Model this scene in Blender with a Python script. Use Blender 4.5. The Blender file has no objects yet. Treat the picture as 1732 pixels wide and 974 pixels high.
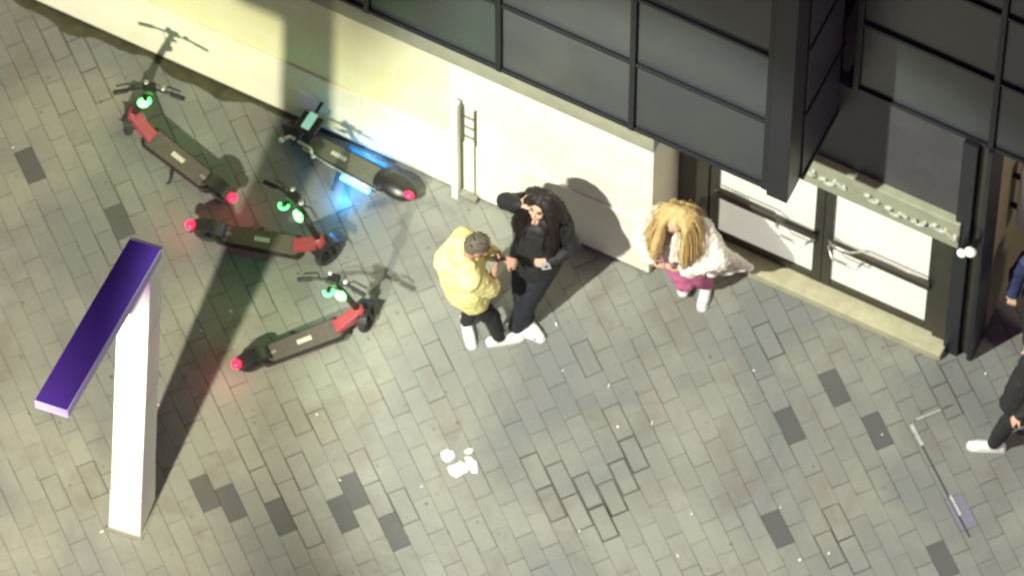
import bpy, bmesh, math, random
from mathutils import Vector, Matrix, Euler
R = math.radians
Z0 = Vector((0, 0, 1))
random.seed(7)
sc = bpy.context.scene
col = sc.collection

# ---------------------------------------------------------------- camera
PITCH, DIST, FPX = 65.0, 71.0, 15700.0
cam_d = bpy.data.cameras.new('camera')
cam = bpy.data.objects.new('camera', cam_d)
col.objects.link(cam)
cam.location = (0, -DIST * math.cos(R(PITCH)), DIST * math.sin(R(PITCH)))
cam.rotation_euler = (R(90 - PITCH), 0, 0)
cam_d.sensor_width = 36.0
cam_d.lens = FPX / 1732 * 36.0
cam_d.clip_start = 1.0
cam_d.clip_end = 1000.0
cam_d.dof.use_dof = True            # the video is a little out of focus
cam_d.dof.focus_distance = 60.0
cam_d.dof.aperture_fstop = 3.0
sc.camera = cam
CM = Euler((R(90 - PITCH), 0, 0)).to_matrix()
CL = Vector(cam.location)


def at(px, py, z=0.0):
    """point of the place seen at a pixel of the photograph, at height z"""
    d = CM @ Vector(((px - 866) / FPX, (487 - py) / FPX, -1))
    return CL + d * ((z - CL.z) / d.z)


# ---------------------------------------------------------------- night light
w = bpy.data.worlds.new('World')
sc.world = w
w.use_nodes = True
bg = w.node_tree.nodes['Background']
bg.inputs['Color'].default_value = (0.74, 0.46, 0.92, 1)     # even glow of a city sky at night
bg.inputs['Strength'].default_value = 0.20
sc.view_settings.view_transform = 'Standard'
sc.view_settings.look = 'None'
sc.view_settings.exposure = 0.0
sc.view_settings.gamma = 1.0


def street_lamp_light(name, kind, loc, power, colr, radius, target=None, cone=None, blend=0.3):
    d = bpy.data.lights.new(name, kind)
    d.energy = power
    d.color = colr
    d.shadow_soft_size = radius
    o = bpy.data.objects.new(name, d)
    o.location = loc
    if kind == 'SPOT':
        d.spot_size = cone
        d.spot_blend = blend
        o.rotation_euler = (Vector(target) - Vector(loc)).to_track_quat('-Z', 'Y').to_euler()
    col.objects.link(o)
    return o


street_lamp_light('warm_street_lamp', 'SPOT', (-4.28, -6.0, 5.95), 5900, (1.0, 0.955, 0.74), 0.075,
                  target=(-3.7, -0.2, 0.0), cone=R(56), blend=1.0)
street_lamp_light('white_street_lamp', 'SPOT', (-4.6, -5.6, 11.0), 13500, (0.98, 1.0, 0.90), 0.12,
                  target=(2.4, -0.4, 0.0), cone=R(34.5), blend=0.45)

street_lamp_light('side_street_lamp', 'POINT', (8.5, -3.5, 7.0), 760, (1.0, 0.88, 0.66), 0.6)

# ---------------------------------------------------------------- materials
MATS = {}


def mat(name, base, rough=0.6, metal=0.0, nscale=0.0, namt=0.0, base2=None, bump=0.0, bscale=None, emit=None, estr=0.0,
        coat=0.0, island=0.0, spec=None):
    if name in MATS:
        return MATS[name]
    m = bpy.data.materials.new(name)
    m.use_nodes = True
    nt = m.node_tree
    b = nt.nodes['Principled BSDF']
    b.inputs['Roughness'].default_value = rough
    b.inputs['Metallic'].default_value = metal
    b.inputs['Base Color'].default_value = (*base, 1)
    if coat:
        b.inputs['Coat Weight'].default_value = coat
    if spec is not None:
        b.inputs['Specular IOR Level'].default_value = spec
    geo = nt.nodes.new('ShaderNodeNewGeometry')
    if nscale:
        n = nt.nodes.new('ShaderNodeTexNoise')
        n.inputs['Scale'].default_value = nscale
        n.inputs['Detail'].default_value = 6
        n.inputs['Roughness'].default_value = 0.62
        nt.links.new(geo.outputs['Position'], n.inputs['Vector'])
        r = nt.nodes.new('ShaderNodeMapRange')
        r.inputs['From Min'].default_value = 0.3
        r.inputs['From Max'].default_value = 0.7
        nt.links.new(n.outputs['Fac'], r.inputs['Value'])
        mx = nt.nodes.new('ShaderNodeMix')
        mx.data_type = 'RGBA'
        b2 = base2 or tuple(c * (1 - namt) for c in base)
        mx.inputs['A'].default_value = (*base, 1)
        mx.inputs['B'].default_value = (*b2, 1)
        nt.links.new(r.outputs['Result'], mx.inputs['Factor'])
        nt.links.new(mx.outputs['Result'], b.inputs['Base Color'])
    if bump:
        n2 = nt.nodes.new('ShaderNodeTexNoise')
        n2.inputs['Scale'].default_value = bscale or 60
        n2.inputs['Detail'].default_value = 4
        nt.links.new(geo.outputs['Position'], n2.inputs['Vector'])
        bp = nt.nodes.new('ShaderNodeBump')
        bp.inputs['Strength'].default_value = bump
        bp.inputs['Distance'].default_value = 0.01
        nt.links.new(n2.outputs['Fac'], bp.inputs['Height'])
        nt.links.new(bp.outputs['Normal'], b.inputs['Normal'])
    if emit:
        b.inputs['Emission Color'].default_value = (*emit, 1)
        b.inputs['Emission Strength'].default_value = estr
    MATS[name] = m
    return m


def paver_mat(name, ca, cb, cc):
    """stone paver: tone of each piece its own, plus broad stains and fine grain"""
    m = bpy.data.materials.new(name)
    m.use_nodes = True
    nt = m.node_tree
    L = nt.links.new
    b = nt.nodes['Principled BSDF']
    geo = nt.nodes.new('ShaderNodeNewGeometry')
    oi = nt.nodes.new('ShaderNodeObjectInfo')
    ad = nt.nodes.new('ShaderNodeMath'); ad.operation = 'ADD'
    fr = nt.nodes.new('ShaderNodeMath'); fr.operation = 'FRACT'
    L(geo.outputs['Random Per Island'], ad.inputs[0]); L(oi.outputs['Random'], ad.inputs[1]); L(ad.outputs[0], fr.inputs[0])

    def noise(scale, det, lo, hi, rough=0.6, dist=0.0):
        n = nt.nodes.new('ShaderNodeTexNoise')
        n.inputs['Scale'].default_value = scale
        n.inputs['Detail'].default_value = det
        n.inputs['Roughness'].default_value = rough
        n.inputs['Distortion'].default_value = dist
        L(geo.outputs['Position'], n.inputs['Vector'])
        r = nt.nodes.new('ShaderNodeMapRange')
        r.inputs['From Min'].default_value = lo
        r.inputs['From Max'].default_value = hi
        L(n.outputs['Fac'], r.inputs['Value'])
        return r.outputs['Result']

    def mix(a, bb, f, mode='MIX'):
        x = nt.nodes.new('ShaderNodeMix'); x.data_type = 'RGBA'; x.blend_type = mode
        for k, v in (('A', a), ('B', bb)):
            if isinstance(v, tuple):
                x.inputs[k].default_value = (*v, 1)
            else:
                L(v, x.inputs[k])
        if isinstance(f, float):
            x.inputs['Factor'].default_value = f
        else:
            L(f, x.inputs['Factor'])
        return x.outputs['Result']
    big = noise(0.75, 5, 0.40, 0.60, dist=0.4)
    c = mix(ca, cb, big)
    c = mix(c, cc, noise(2.3, 5, 0.52, 0.78, dist=0.6))
    tone = nt.nodes.new('ShaderNodeMapRange')
    tone.inputs['To Min'].default_value = 0.94
    tone.inputs['To Max'].default_value = 1.05
    L(fr.outputs[0], tone.inputs['Value'])
    cmb = nt.nodes.new('ShaderNodeCombineColor')
    for k in range(3):
        L(tone.outputs['Result'], cmb.inputs[k])
    c = mix(c, cmb.outputs[0], 1.0, 'MULTIPLY')
    gr = nt.nodes.new('ShaderNodeMath'); gr.operation = 'MULTIPLY_ADD'
    L(noise(70, 5, 0.25, 0.75, 0.7), gr.inputs[0]); gr.inputs[1].default_value = 0.28; gr.inputs[2].default_value = 0.86
    cg = nt.nodes.new('ShaderNodeCombineColor')
    for k in range(3):
        L(gr.outputs[0], cg.inputs[k])
    c = mix(c, cg.outputs[0], 1.0, 'MULTIPLY')
    spots = noise(13, 3, 0.67, 0.74)                        # trodden gum and oil spots
    c = mix(c, (0.075, 0.07, 0.055), spots)
    L(c, b.inputs['Base Color'])
    b.inputs['Roughness'].default_value = 0.62
    n2 = nt.nodes.new('ShaderNodeTexNoise')
    n2.inputs['Scale'].default_value = 45; n2.inputs['Detail'].default_value = 6
    L(geo.outputs['Position'], n2.inputs['Vector'])
    bp = nt.nodes.new('ShaderNodeBump')
    bp.inputs['Strength'].default_value = 0.35; bp.inputs['Distance'].default_value = 0.006
    L(n2.outputs['Fac'], bp.inputs['Height']); L(bp.outputs['Normal'], b.inputs['Normal'])
    MATS[name] = m
    return m


M_PAVER = paver_mat('paver_stone', (0.228, 0.228, 0.186), (0.160, 0.166, 0.152), (0.165, 0.148, 0.118))
M_PAVER_DARK = paver_mat('paver_charcoal', (0.088, 0.088, 0.080), (0.076, 0.077, 0.073), (0.074, 0.070, 0.062))
M_PAVER_LILAC = paver_mat('paver_lilac', (0.18, 0.165, 0.22), (0.16, 0.15, 0.19), (0.18, 0.17, 0.20))
M_JOINT = mat('joint_sand', (0.15, 0.147, 0.12), 0.95, nscale=1.4, base2=(0.03, 0.028, 0.02), bump=0.5, bscale=80)
M_GROUND = mat('far_ground', (0.16, 0.16, 0.14), 0.9, nscale=0.4, namt=0.4)
M_WALL_DIM = mat('plaster_dim_tone', (0.82, 0.80, 0.56), 0.75, nscale=1.6, base2=(0.72, 0.69, 0.38), bump=0.12, bscale=25)
M_WALL_LIT = mat('plaster_lit_tone', (0.85, 0.84, 0.71), 0.7, nscale=3.0, base2=(0.76, 0.74, 0.57), bump=0.1, bscale=30)
M_SHADE_BAND = mat('shade_band_grey', (0.36, 0.36, 0.25), 0.6, nscale=5, namt=0.25)
M_SKIRT = mat('skirting_dark', (0.07, 0.065, 0.045), 0.8, nscale=6, namt=0.5)
M_FRAME = mat('frame_dark_metal', (0.012, 0.012, 0.015), 0.42, metal=0.3, nscale=8, namt=0.3)
M_POST = mat('post_dark_metal', (0.014, 0.014, 0.021), 0.4, metal=0.3, nscale=6, namt=0.3)
M_GLASS = mat('dark_glass', (0.042, 0.047, 0.045), 0.32, nscale=1.6, base2=(0.028, 0.032, 0.036), bump=0.03, bscale=6)
M_SIDEPANEL = mat('side_panel_dark', (0.026, 0.023, 0.045), 0.4, nscale=4, namt=0.3)
M_CANOPY = mat('canopy_panel', (0.055, 0.052, 0.055), 0.5, nscale=3, base2=(0.036, 0.035, 0.038))
M_SIGNBAND = mat('sign_band', (0.33, 0.34, 0.23), 0.55, nscale=7, namt=0.25)
M_LETTER = mat('sign_letters', (0.44, 0.44, 0.36), 0.5, nscale=20, namt=0.1)
M_DOORFRAME = mat('door_frame_bronze', (0.05, 0.045, 0.03), 0.45, metal=0.3, nscale=5, namt=0.35)
M_DOORGLASS = mat('lit_door_glass', (0.66, 0.65, 0.54), 0.18, nscale=2, namt=0.15, emit=(1.0, 0.97, 0.84), estr=0.40)
M_STEEL = mat('brushed_steel', (0.62, 0.60, 0.54), 0.3, metal=0.9, nscale=30, namt=0.2)
M_STEP = mat('step_stone', (0.46, 0.44, 0.28), 0.65, nscale=9, base2=(0.34, 0.32, 0.20), bump=0.3, bscale=40)
M_SIDEWALL = mat('olive_render', (0.34, 0.28, 0.19), 0.85, nscale=2.2, base2=(0.25, 0.25, 0.13), bump=0.3, bscale=30)
M_CONCRETE = mat('grey_concrete', (0.24, 0.24, 0.19), 0.85, nscale=10, namt=0.35, bump=0.4, bscale=50)
M_WHITE = mat('white_painted_metal', (0.82, 0.82, 0.74), 0.45, nscale=12, namt=0.08)
M_BLACK = mat('black_plastic', (0.02, 0.02, 0.018), 0.45, nscale=20, namt=0.3)
M_RUBBER = mat('tyre_rubber', (0.03, 0.03, 0.026), 0.8, nscale=40, namt=0.3, bump=0.3, bscale=120)
M_SILVER = mat('silver_alloy', (0.66, 0.68, 0.62), 0.35, metal=0.7, nscale=20, namt=0.15)


def link(name, me, m=None, parent=None):
    o = bpy.data.objects.new(name, me)
    col.objects.link(o)
    if m is not None and me is not None:
        me.materials.clear()
        me.materials.append(m)
    if parent is not None:
        o.parent = parent
    return o


def empty(name, loc, rz=0.0):
    o = bpy.data.objects.new(name, None)
    o.empty_display_size = 0.2
    o.location = loc
    o.rotation_euler = (0, 0, rz)
    col.objects.link(o)
    return o


def tag(o, label=None, cat=None, group=None, kind=None):
    if label: o['label'] = label
    if cat: o['category'] = cat
    if group: o['group'] = group
    if kind: o['kind'] = kind
    return o


class MB:
    """collects shapes into one mesh"""
    def __init__(self):
        self.bm = bmesh.new()

    def box(self, lo, hi, bev=0.0):
        lo, hi = Vector(lo), Vector(hi)
        r = bmesh.ops.create_cube(self.bm, size=1)
        vs = r['verts']
        for v in vs:
            v.co = Vector(((lo.x + hi.x) / 2 + v.co.x * (hi.x - lo.x), (lo.y + hi.y) / 2 + v.co.y * (hi.y - lo.y),
                           (lo.z + hi.z) / 2 + v.co.z * (hi.z - lo.z)))
        if bev:
            es = list({e for v in vs for e in v.link_edges})
            bmesh.ops.bevel(self.bm, geom=es, offset=bev, segments=2, affect='EDGES', profile=0.5)
        return self

    def hexa(self, pts, bev=0.0):
        """8 points: bottom ring then top ring"""
        vs = [self.bm.verts.new(p) for p in pts]
        fs = [self.bm.faces.new([vs[i] for i in q]) for q in
              ((3, 2, 1, 0), (4, 5, 6, 7), (0, 1, 5, 4), (1, 2, 6, 5), (2, 3, 7, 6), (3, 0, 4, 7))]
        if bev:
            es = list({e for v in vs for e in v.link_edges})
            bmesh.ops.bevel(self.bm, geom=es, offset=bev, segments=2, affect='EDGES', profile=0.5)
        return self

    def tube(self, pts, r, seg=8, r1=None):
        pts = [Vector(p) for p in pts]
        n = len(pts)
        rings = []
        up = Vector((0, 0, 1))
        for i, p in enumerate(pts):
            t = (pts[min(i + 1, n - 1)] - pts[max(i - 1, 0)]).normalized()
            a = t.cross(up)
            if a.length < 1e-3:
                a = t.cross(Vector((1, 0, 0)))
            a.normalize()
            b = t.cross(a)
            rr = r if r1 is None else r + (r1 - r) * i / max(1, n - 1)
            rings.append([self.bm.verts.new(p + (a * math.cos(2 * math.pi * k / seg) + b * math.sin(2 * math.pi * k / seg)) * rr)
                          for k in range(seg)])
        for i in range(n - 1):
            for k in range(seg):
                self.bm.faces.new((rings[i][k], rings[i + 1][k], rings[i + 1][(k + 1) % seg], rings[i][(k + 1) % seg]))
        self.bm.faces.new(rings[0])
        self.bm.faces.new(rings[-1][::-1])
        return self

    def cone(self, p0, p1, r0, r1, seg=12):
        p0, p1 = Vector(p0), Vector(p1)
        d = p1 - p0
        q = d.to_track_quat('Z', 'Y').to_matrix().to_4x4()
        bmesh.ops.create_cone(self.bm, cap_ends=True, segments=seg, radius1=r0, radius2=r1, depth=max(d.length, 1e-4),
                              matrix=Matrix.Translation((p0 + p1) / 2) @ q)
        return self

    def ball(self, c, rad, rot=None, sub=2):
        if not hasattr(rad, '__len__'):
            rad = (rad, rad, rad)
        mt = Matrix.Translation(Vector(c)) @ (rot.to_4x4() if rot else Matrix()) @ Matrix.Diagonal((*rad, 1))
        bmesh.ops.create_icosphere(self.bm, subdivisions=sub, radius=1, matrix=mt)
        return self

    def cap(self, p0, p1, r0, r1=None):
        r1 = r0 if r1 is None else r1
        self.cone(p0, p1, r0, r1)
        self.ball(p0, r0); self.ball(p1, r1)
        return self

    def torus(self, c, R_, r, axis='y', seg=24, sub=8, arc=(0, 2 * math.pi)):
        c = Vector(c)
        full = abs(arc[1] - arc[0] - 2 * math.pi) < 1e-6
        n = seg if full else seg + 1
        rings = []
        for i in range(n):
            t = arc[0] + (arc[1] - arc[0]) * i / seg
            ring = []
            for k in range(sub):
                p = 2 * math.pi * k / sub
                rr = R_ + r * math.cos(p)
                a, b, h = rr * math.cos(t), rr * math.sin(t), r * math.sin(p)
                v = {'y': Vector((a, h, b)), 'z': Vector((a, b, h)), 'x': Vector((h, a, b))}[axis]
                ring.append(self.bm.verts.new(c + v))
            rings.append(ring)
        for i in range(seg if full else seg):
            a, b = rings[i], rings[(i + 1) % n]
            for k in range(sub):
                self.bm.faces.new((a[k], b[k], b[(k + 1) % sub], a[(k + 1) % sub]))
        return self

    def mesh(self, smooth=False):
        me = bpy.data.meshes.new('mesh')
        bmesh.ops.recalc_face_normals(self.bm, faces=self.bm.faces[:])
        self.bm.to_mesh(me)
        self.bm.free()
        if smooth:
            me.polygons.foreach_set('use_smooth', [True] * len(me.polygons))
        return me

    def build(self, name, m, parent=None, smooth=False):
        me = self.mesh(smooth)
        me.name = name
        return link(name, me, m, parent)

    def skin(self, name, m, parent, voxel=0.01, smooth=5, crease=0.0, csize=0.08):
        """fuse the shapes into one continuous skin (remesh), relax it and add cloth folds"""
        me = self.mesh()
        tmp = bpy.data.objects.new('tmp', me)
        col.objects.link(tmp)
        rm = tmp.modifiers.new('r', 'REMESH'); rm.mode = 'VOXEL'; rm.voxel_size = voxel; rm.use_smooth_shade = True
        if smooth:
            s = tmp.modifiers.new('s', 'SMOOTH'); s.factor = 0.5; s.iterations = smooth
        if crease:
            tx = bpy.data.textures.new('folds', 'CLOUDS'); tx.noise_scale = csize; tx.noise_depth = 2
            d = tmp.modifiers.new('d', 'DISPLACE'); d.texture = tx; d.strength = crease; d.mid_level = 0.5
            d.texture_coords = 'LOCAL'
        dg = bpy.context.evaluated_depsgraph_get()
        out = bpy.data.meshes.new_from_object(tmp.evaluated_get(dg))
        out.name = name
        bpy.data.objects.remove(tmp); bpy.data.meshes.remove(me)
        out.polygons.foreach_set('use_smooth', [True] * len(out.polygons))
        return link(name, out, m, parent)


# ---------------------------------------------------------------- building frame: u along the wall, w into the building
O = at(1100, 462)
ROT = -math.atan2(0.447, 0.906)
UA = Vector((math.cos(ROT), math.sin(ROT), 0))
WN = Vector((-math.sin(ROT), math.cos(ROT), 0))


def uw(p):
    d = p - O
    return d.dot(UA), d.dot(WN)


# ---------------------------------------------------------------- ground
g = MB()
for x in range(-5, 5):
    for y in range(-5, 5):
        pass
gb = bmesh.new()
bmesh.ops.create_grid(gb, x_segments=20, y_segments=20, size=300, matrix=Matrix.Translation((0, 0, -0.03)))
gm = bpy.data.meshes.new('ground'); gb.to_mesh(gm); gb.free()
tag(link('ground', gm, M_GROUND), kind='structure')

pb = bmesh.new()
bmesh.ops.create_grid(pb, x_segments=40, y_segments=30, size=1,
                      matrix=Matrix.Translation(O + UA * -0.5 + WN * -2.0 + Vector((0, 0, -0.0065))) @ Matrix.Rotation(ROT, 4, 'Z') @ Matrix.Diagonal((11, 9, 1, 1)))
pm = bpy.data.meshes.new('pavement'); pb.to_mesh(pm); pb.free()
pavement = tag(link('pavement', pm, M_JOINT), kind='structure')

PU, PW, TH = 0.1475, 0.292, 0.03
PROT = R(24.0)                     # the courses run askew to the wall
PA = Vector((math.cos(PROT), math.sin(PROT), 0))
PN = Vector((-math.sin(PROT), math.cos(PROT), 0))


def paver_mesh(gu, gw, seed):
    rr = random.Random(seed)
    bm = bmesh.new()
    hu, hw = PU / 2 - gu / 2, PW / 2 - gw / 2
    c = 0.0018
    top = [(-hu + c, -hw + c), (hu - c, -hw + c), (hu - c, hw - c), (-hu + c, hw - c)]
    mid = [(-hu, -hw), (hu, -hw), (hu, hw), (-hu, hw)]
    vt = [bm.verts.new((x + rr.uniform(-.0012, .0012), y + rr.uniform(-.0012, .0012), rr.uniform(-.0008, .0008))) for x, y in top]
    vm = [bm.verts.new((x + rr.uniform(-.001, .001), y + rr.uniform(-.001, .001), -0.004)) for x, y in mid]
    vb = [bm.verts.new((v.co.x, v.co.y, -TH)) for v in vm]
    bm.faces.new(vt)
    for k in range(4):
        j = (k + 1) % 4
        bm.faces.new((vt[k], vm[k], vm[j], vt[j]))
        bm.faces.new((vm[k], vb[k], vb[j], vm[j]))
    bmesh.ops.recalc_face_normals(bm, faces=bm.faces[:])
    me = bpy.data.meshes.new('paver')
    bm.to_mesh(me); bm.free()
    return me


VARS = [paver_mesh(random.choice((0.001, 0.002, 0.003, 0.002, 0.006)), random.choice((0.001, 0.002, 0.003, 0.006)), 100 + k) for k in range(10)]
OPEN = [paver_mesh(0.014, 0.011, 200 + k) for k in range(3)]
SUNK = [paver_mesh(0.026, 0.024, 300 + k) for k in range(2)]


def with_mat(me, m):
    c = me.copy(); c.materials.clear(); c.materials.append(m); return c


V_N = [with_mat(v, M_PAVER) for v in VARS]
V_O = [with_mat(v, M_PAVER) for v in OPEN]
V_S = [with_mat(v, M_PAVER) for v in SUNK]
V_D = [with_mat(v, M_PAVER_DARK) for v in VARS[:3]]
V_L = [with_mat(v, M_PAVER_LILAC) for v in VARS[:2]]

DARK_PX = [(1350, 727), (1325, 922), (1470, 705), (472, 897), (585, 880), (352, 806), (396, 830), (130, 510), (686, 912), (197, 382),
           (1400, 640), (615, 830), (1600, 945), (70, 300)]
LILAC_PX = [(1632, 856)]
OPEN_PX = [(990, 850), (1010, 820), (1040, 870), (1000, 880), (1065, 790), (1020, 900), (960, 830), (905, 820), (985, 620), (1000, 625),
           (1570, 640), (1610, 630), (1595, 660), (440, 790), (480, 830), (520, 790), (545, 740), (600, 860), (640, 850), (130, 790), (110, 830),
           (90, 60), (125, 80), (150, 110), (160, 150), (110, 160), (1385, 910), (1310, 880), (1440, 920)]
SUNK_PX = [(1003, 838), (1046, 858), (1024, 898), (1072, 792), (935, 845), (1040, 800)]
Ou = 0.0


def cell_of(px, py):
    dd = at(px, py) - O
    u, wv = dd.dot(PA), dd.dot(PN)
    i = round(u / PU)
    off = (i % 2) * 0.5 + COLOFF.get(i, 0)
    j = round(wv / PW - off)
    return i, j


COLOFF = {}
rc = random.Random(3)
for i in range(-90, 90):
    COLOFF[i] = rc.uniform(-0.06, 0.06)
dark = {cell_of(*p) for p in DARK_PX}
lil = {cell_of(*p) for p in LILAC_PX}
opn = {cell_of(*p) for p in OPEN_PX}
sunk = {cell_of(*p) for p in SUNK_PX}
from_cam = []
for i in range(-76, 66):
    for j in range(-42, 34):
        off = (i % 2) * 0.5 + COLOFF[i]
        u, wv = i * PU, (j + off) * PW
        p = O + PA * u + PN * wv
        bu, bw = uw(p)
        if bu < -7.5 or bu > 6.0 or bw < -7.0 or bw > 3.4: continue
        # leave the building's own footprint out
        if bu < -0.02 and bw > 0.17: continue
        if -0.02 <= bu < 2.40 and bw > 0.47: continue
        # picture position (only to know which pieces show largest)
        v = CM.transposed() @ (p - CL)
        px, py = 866 + FPX * v.x / -v.z, 487 - FPX * v.y / -v.z
        inside = -10 < px < 1742 and -10 < py < 984
        from_cam.append(((p - CL).length, inside, i, j, u, wv, px, py))
hidden_boxes = [(185, 420, 265, 900), (60, 415, 265, 715), (1270, 0, 1640, 560)]
indiv = [c for c in from_cam if c[1] and not any(b[0] < c[6] < b[2] and b[1] < c[7] < b[3] for b in hidden_boxes)]
special = [c for c in indiv if (c[2], c[3]) in dark or (c[2], c[3]) in lil]
rest = sorted([c for c in indiv if c not in special], key=lambda c: c[0])
chosen = special + rest[:298 - len(special)]
chosen_set = {(c[2], c[3]) for c in chosen}
rv = random.Random(11)
stuff = bmesh.new()
for dist, inside, i, j, u, wv, px, py in from_cam:
    key = (i, j)
    if key in dark: me = rv.choice(V_D)
    elif key in lil: me = rv.choice(V_L)
    elif key in sunk: me = rv.choice(V_S)
    elif key in opn: me = rv.choice(V_O)
    else: me = rv.choice(V_N) if rv.random() > 0.02 else rv.choice(V_O)
    p = O + PA * u + PN * wv + Vector((0, 0, rv.uniform(-0.0025, 0.0025) - (0.002 if key in sunk else 0)))
    rot = Euler((rv.uniform(-.006, .006), rv.uniform(-.010, .010), PROT + rv.uniform(-.006, .006) + (math.pi if rv.random() < .5 else 0)))
    if key in chosen_set:
        o = bpy.data.objects.new('paver', me)
        col.objects.link(o)
        o.parent = pavement
        o.location = p
        o.rotation_euler = rot
        if key in dark: o['label'] = 'charcoal grey paver'
    else:
        t = me.copy()
        t.transform(Matrix.Translation(p) @ rot.to_matrix().to_4x4())
        stuff.from_mesh(t)
        bpy.data.meshes.remove(t)
sm = bpy.data.meshes.new('pavers'); stuff.to_mesh(sm); stuff.free()
so = link('pavers', sm, M_PAVER, pavement)
so['kind'] = 'stuff'

# dark uneven strip along the foot of the wall
gb = bmesh.new()
rg = random.Random(21)
prev = None
for k in range(90):
    u = -7.6 + k * 0.058
    wd = 0.085 + 0.03 * math.sin(k * .31) + 0.02 * math.sin(k * .83 + 1) + 0.012 * rg.random()
    wd *= min(1.0, (90 - k) / 22)
    h = 0.004 + 0.004 * rg.random()
    q = [gb.verts.new(O + UA * u + WN * w_ + Z0 * z_) for w_, z_ in ((-0.013, 0.010), (-0.013 - wd * .5, h + .004), (-0.013 - wd, h), (-0.013 - wd - .006, -.005))]
    if prev:
        for a in range(3):
            gb.faces.new((prev[a], q[a], q[a + 1], prev[a + 1]))
    prev = q
gmesh = bpy.data.meshes.new('foot_strip'); gb.to_mesh(gmesh); gb.free()
tag(link('foot_strip', gmesh, mat('foot_strip_dark', (0.075, 0.075, 0.035), 0.95, nscale=9, base2=(0.035, 0.033, 0.018), bump=0.8, bscale=40)), kind='structure')

# ---------------------------------------------------------------- building
B = empty('shop_building', O, ROT)
tag(B, 'cream walled shop building with dark glazed upper storeys and lit doors', 'building')
ZB = 3.12          # underside of the glazing
UL = -7.6
# ground floor wall: mass and proud base course, lamp pool painted as a whiter tone
MB().box((UL, 0.0, -0.02), (-1.712, 3.0, ZB - 1.0)).build('wall', M_WALL_DIM, B)
MB().box((-1.708, -0.003, -0.02), (-0.002, 3.0, ZB - 1.0)).build('wall', M_WALL_LIT, B)  # same wall, brighter lamplight put into the plaster colour
MB().box((UL, -0.022, 0.035), (-4.9, -0.001, 0.88), 0.004).box((-4.899, -0.022, 0.035), (-2.45, -0.001, 0.88), 0.004).box((-2.449, -0.022, 0.035), (-0.003, -0.001, 0.88), 0.004).build('base_course', M_WALL_LIT, B)
MB().box((UL, -0.012, -0.02), (-0.004, -0.0015, 0.03)).build('skirting', M_SKIRT, B)
MB().box((UL, -0.012, ZB - 0.997), (0.0, 0.5, ZB - 0.064), 0.004).build('shade_band', M_SHADE_BAND, B)  # wall top coloured grey: the overhang's cast shadow painted as a band
MB().box((0.0015, 0.46, -0.02), (0.163, 0.56, 2.9), 0.004).build('door_reveal', M_DOORFRAME, B)

WF = -0.33         # front of the left glazing
PWID, PHT = 1.085, 1.055
UC = 1.05          # right end of the left glazing
NR = 5
FT = 0.046          # frame width


def glazing(u_right, ncol, wf, zb, nrow, first=PWID):
    """dark glass panes in a grid, each its own part, with vertical mullions and horizontal transoms"""
    us = [u_right, u_right - first] + [u_right - first - PWID * k for k in range(1, ncol)]
    pane_me = {}
    for c in range(ncol):
        u1, u0 = us[c], us[c + 1]
        for r in range(nrow):
            key = round(u1 - u0, 3)
            if key not in pane_me:
                b = MB().box((-(u1 - u0) / 2 + FT / 2 + .002, -0.012, -PHT / 2 + FT / 2 + .002), ((u1 - u0) / 2 - FT / 2 - .002, 0.012, PHT / 2 - FT / 2 - .002), 0.003)
                me = b.mesh(); me.materials.append(M_GLASS); pane_me[key] = me
            o = bpy.data.objects.new('pane', pane_me[key]); col.objects.link(o); o.parent = B
            o.location = ((u0 + u1) / 2, wf + 0.012, zb + FT / 2 + PHT * (r + 0.5))
            o.rotation_euler = (rv.uniform(-.004, .004), 0, rv.uniform(-.004, .004))
    me = MB().box((-FT / 2, -0.03, 0), (FT / 2, 0.08, PHT * nrow + FT), 0.004).mesh()
    me.materials.append(M_FRAME)
    for c in range(ncol + 1):
        o = bpy.data.objects.new('mullion', me); col.objects.link(o); o.parent = B
        o.location = (us[c], wf, zb)
    tme = {}
    for r in range(nrow + 1):
        for c in range(ncol):
            u1, u0 = us[c], us[c + 1]
            key = round(u1 - u0, 3)
            if key not in tme:
                x = MB().box((-(u1 - u0) / 2 + FT / 2 + .001, -0.024, -FT / 2), ((u1 - u0) / 2 - FT / 2 - .001, 0.075, FT / 2), 0.003).mesh()
                x.materials.append(M_FRAME); tme[key] = x
            o = bpy.data.objects.new('transom', tme[key]); col.objects.link(o); o.parent = B
            o.location = ((u0 + u1) / 2, wf, zb + FT / 2 + PHT * r)
    # back of the cavity and soffit
    MB().box((us[-1], wf + 0.085, zb), (us[0], wf + 0.5, zb + PHT * nrow + FT)).build('glazing_core', M_POST, B)
    return us


gn = M_GLASS.node_tree            # panes differ a little from each other
gb_ = gn.nodes['Principled BSDF']
goi = gn.nodes.new('ShaderNodeObjectInfo')
gmr = gn.nodes.new('ShaderNodeMapRange'); gmr.inputs['To Min'].default_value = 0.75; gmr.inputs['To Max'].default_value = 1.35
gn.links.new(goi.outputs['Random'], gmr.inputs['Value'])
gsc = gn.nodes.new('ShaderNodeVectorMath'); gsc.operation = 'SCALE'
gsrc = gb_.inputs['Base Color'].links[0].from_socket
gn.links.new(gsrc, gsc.inputs[0]); gn.links.new(gmr.outputs['Result'], gsc.inputs['Scale'])
gn.links.new(gsc.outputs[0], gb_.inputs['Base Color'])
glazing(UC, 8, WF, ZB, NR)
MB().box((UL, WF + 0.005, ZB - 0.06), (UC, 0.6, ZB - 0.002), 0.003).build('soffit', M_FRAME, B)
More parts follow.
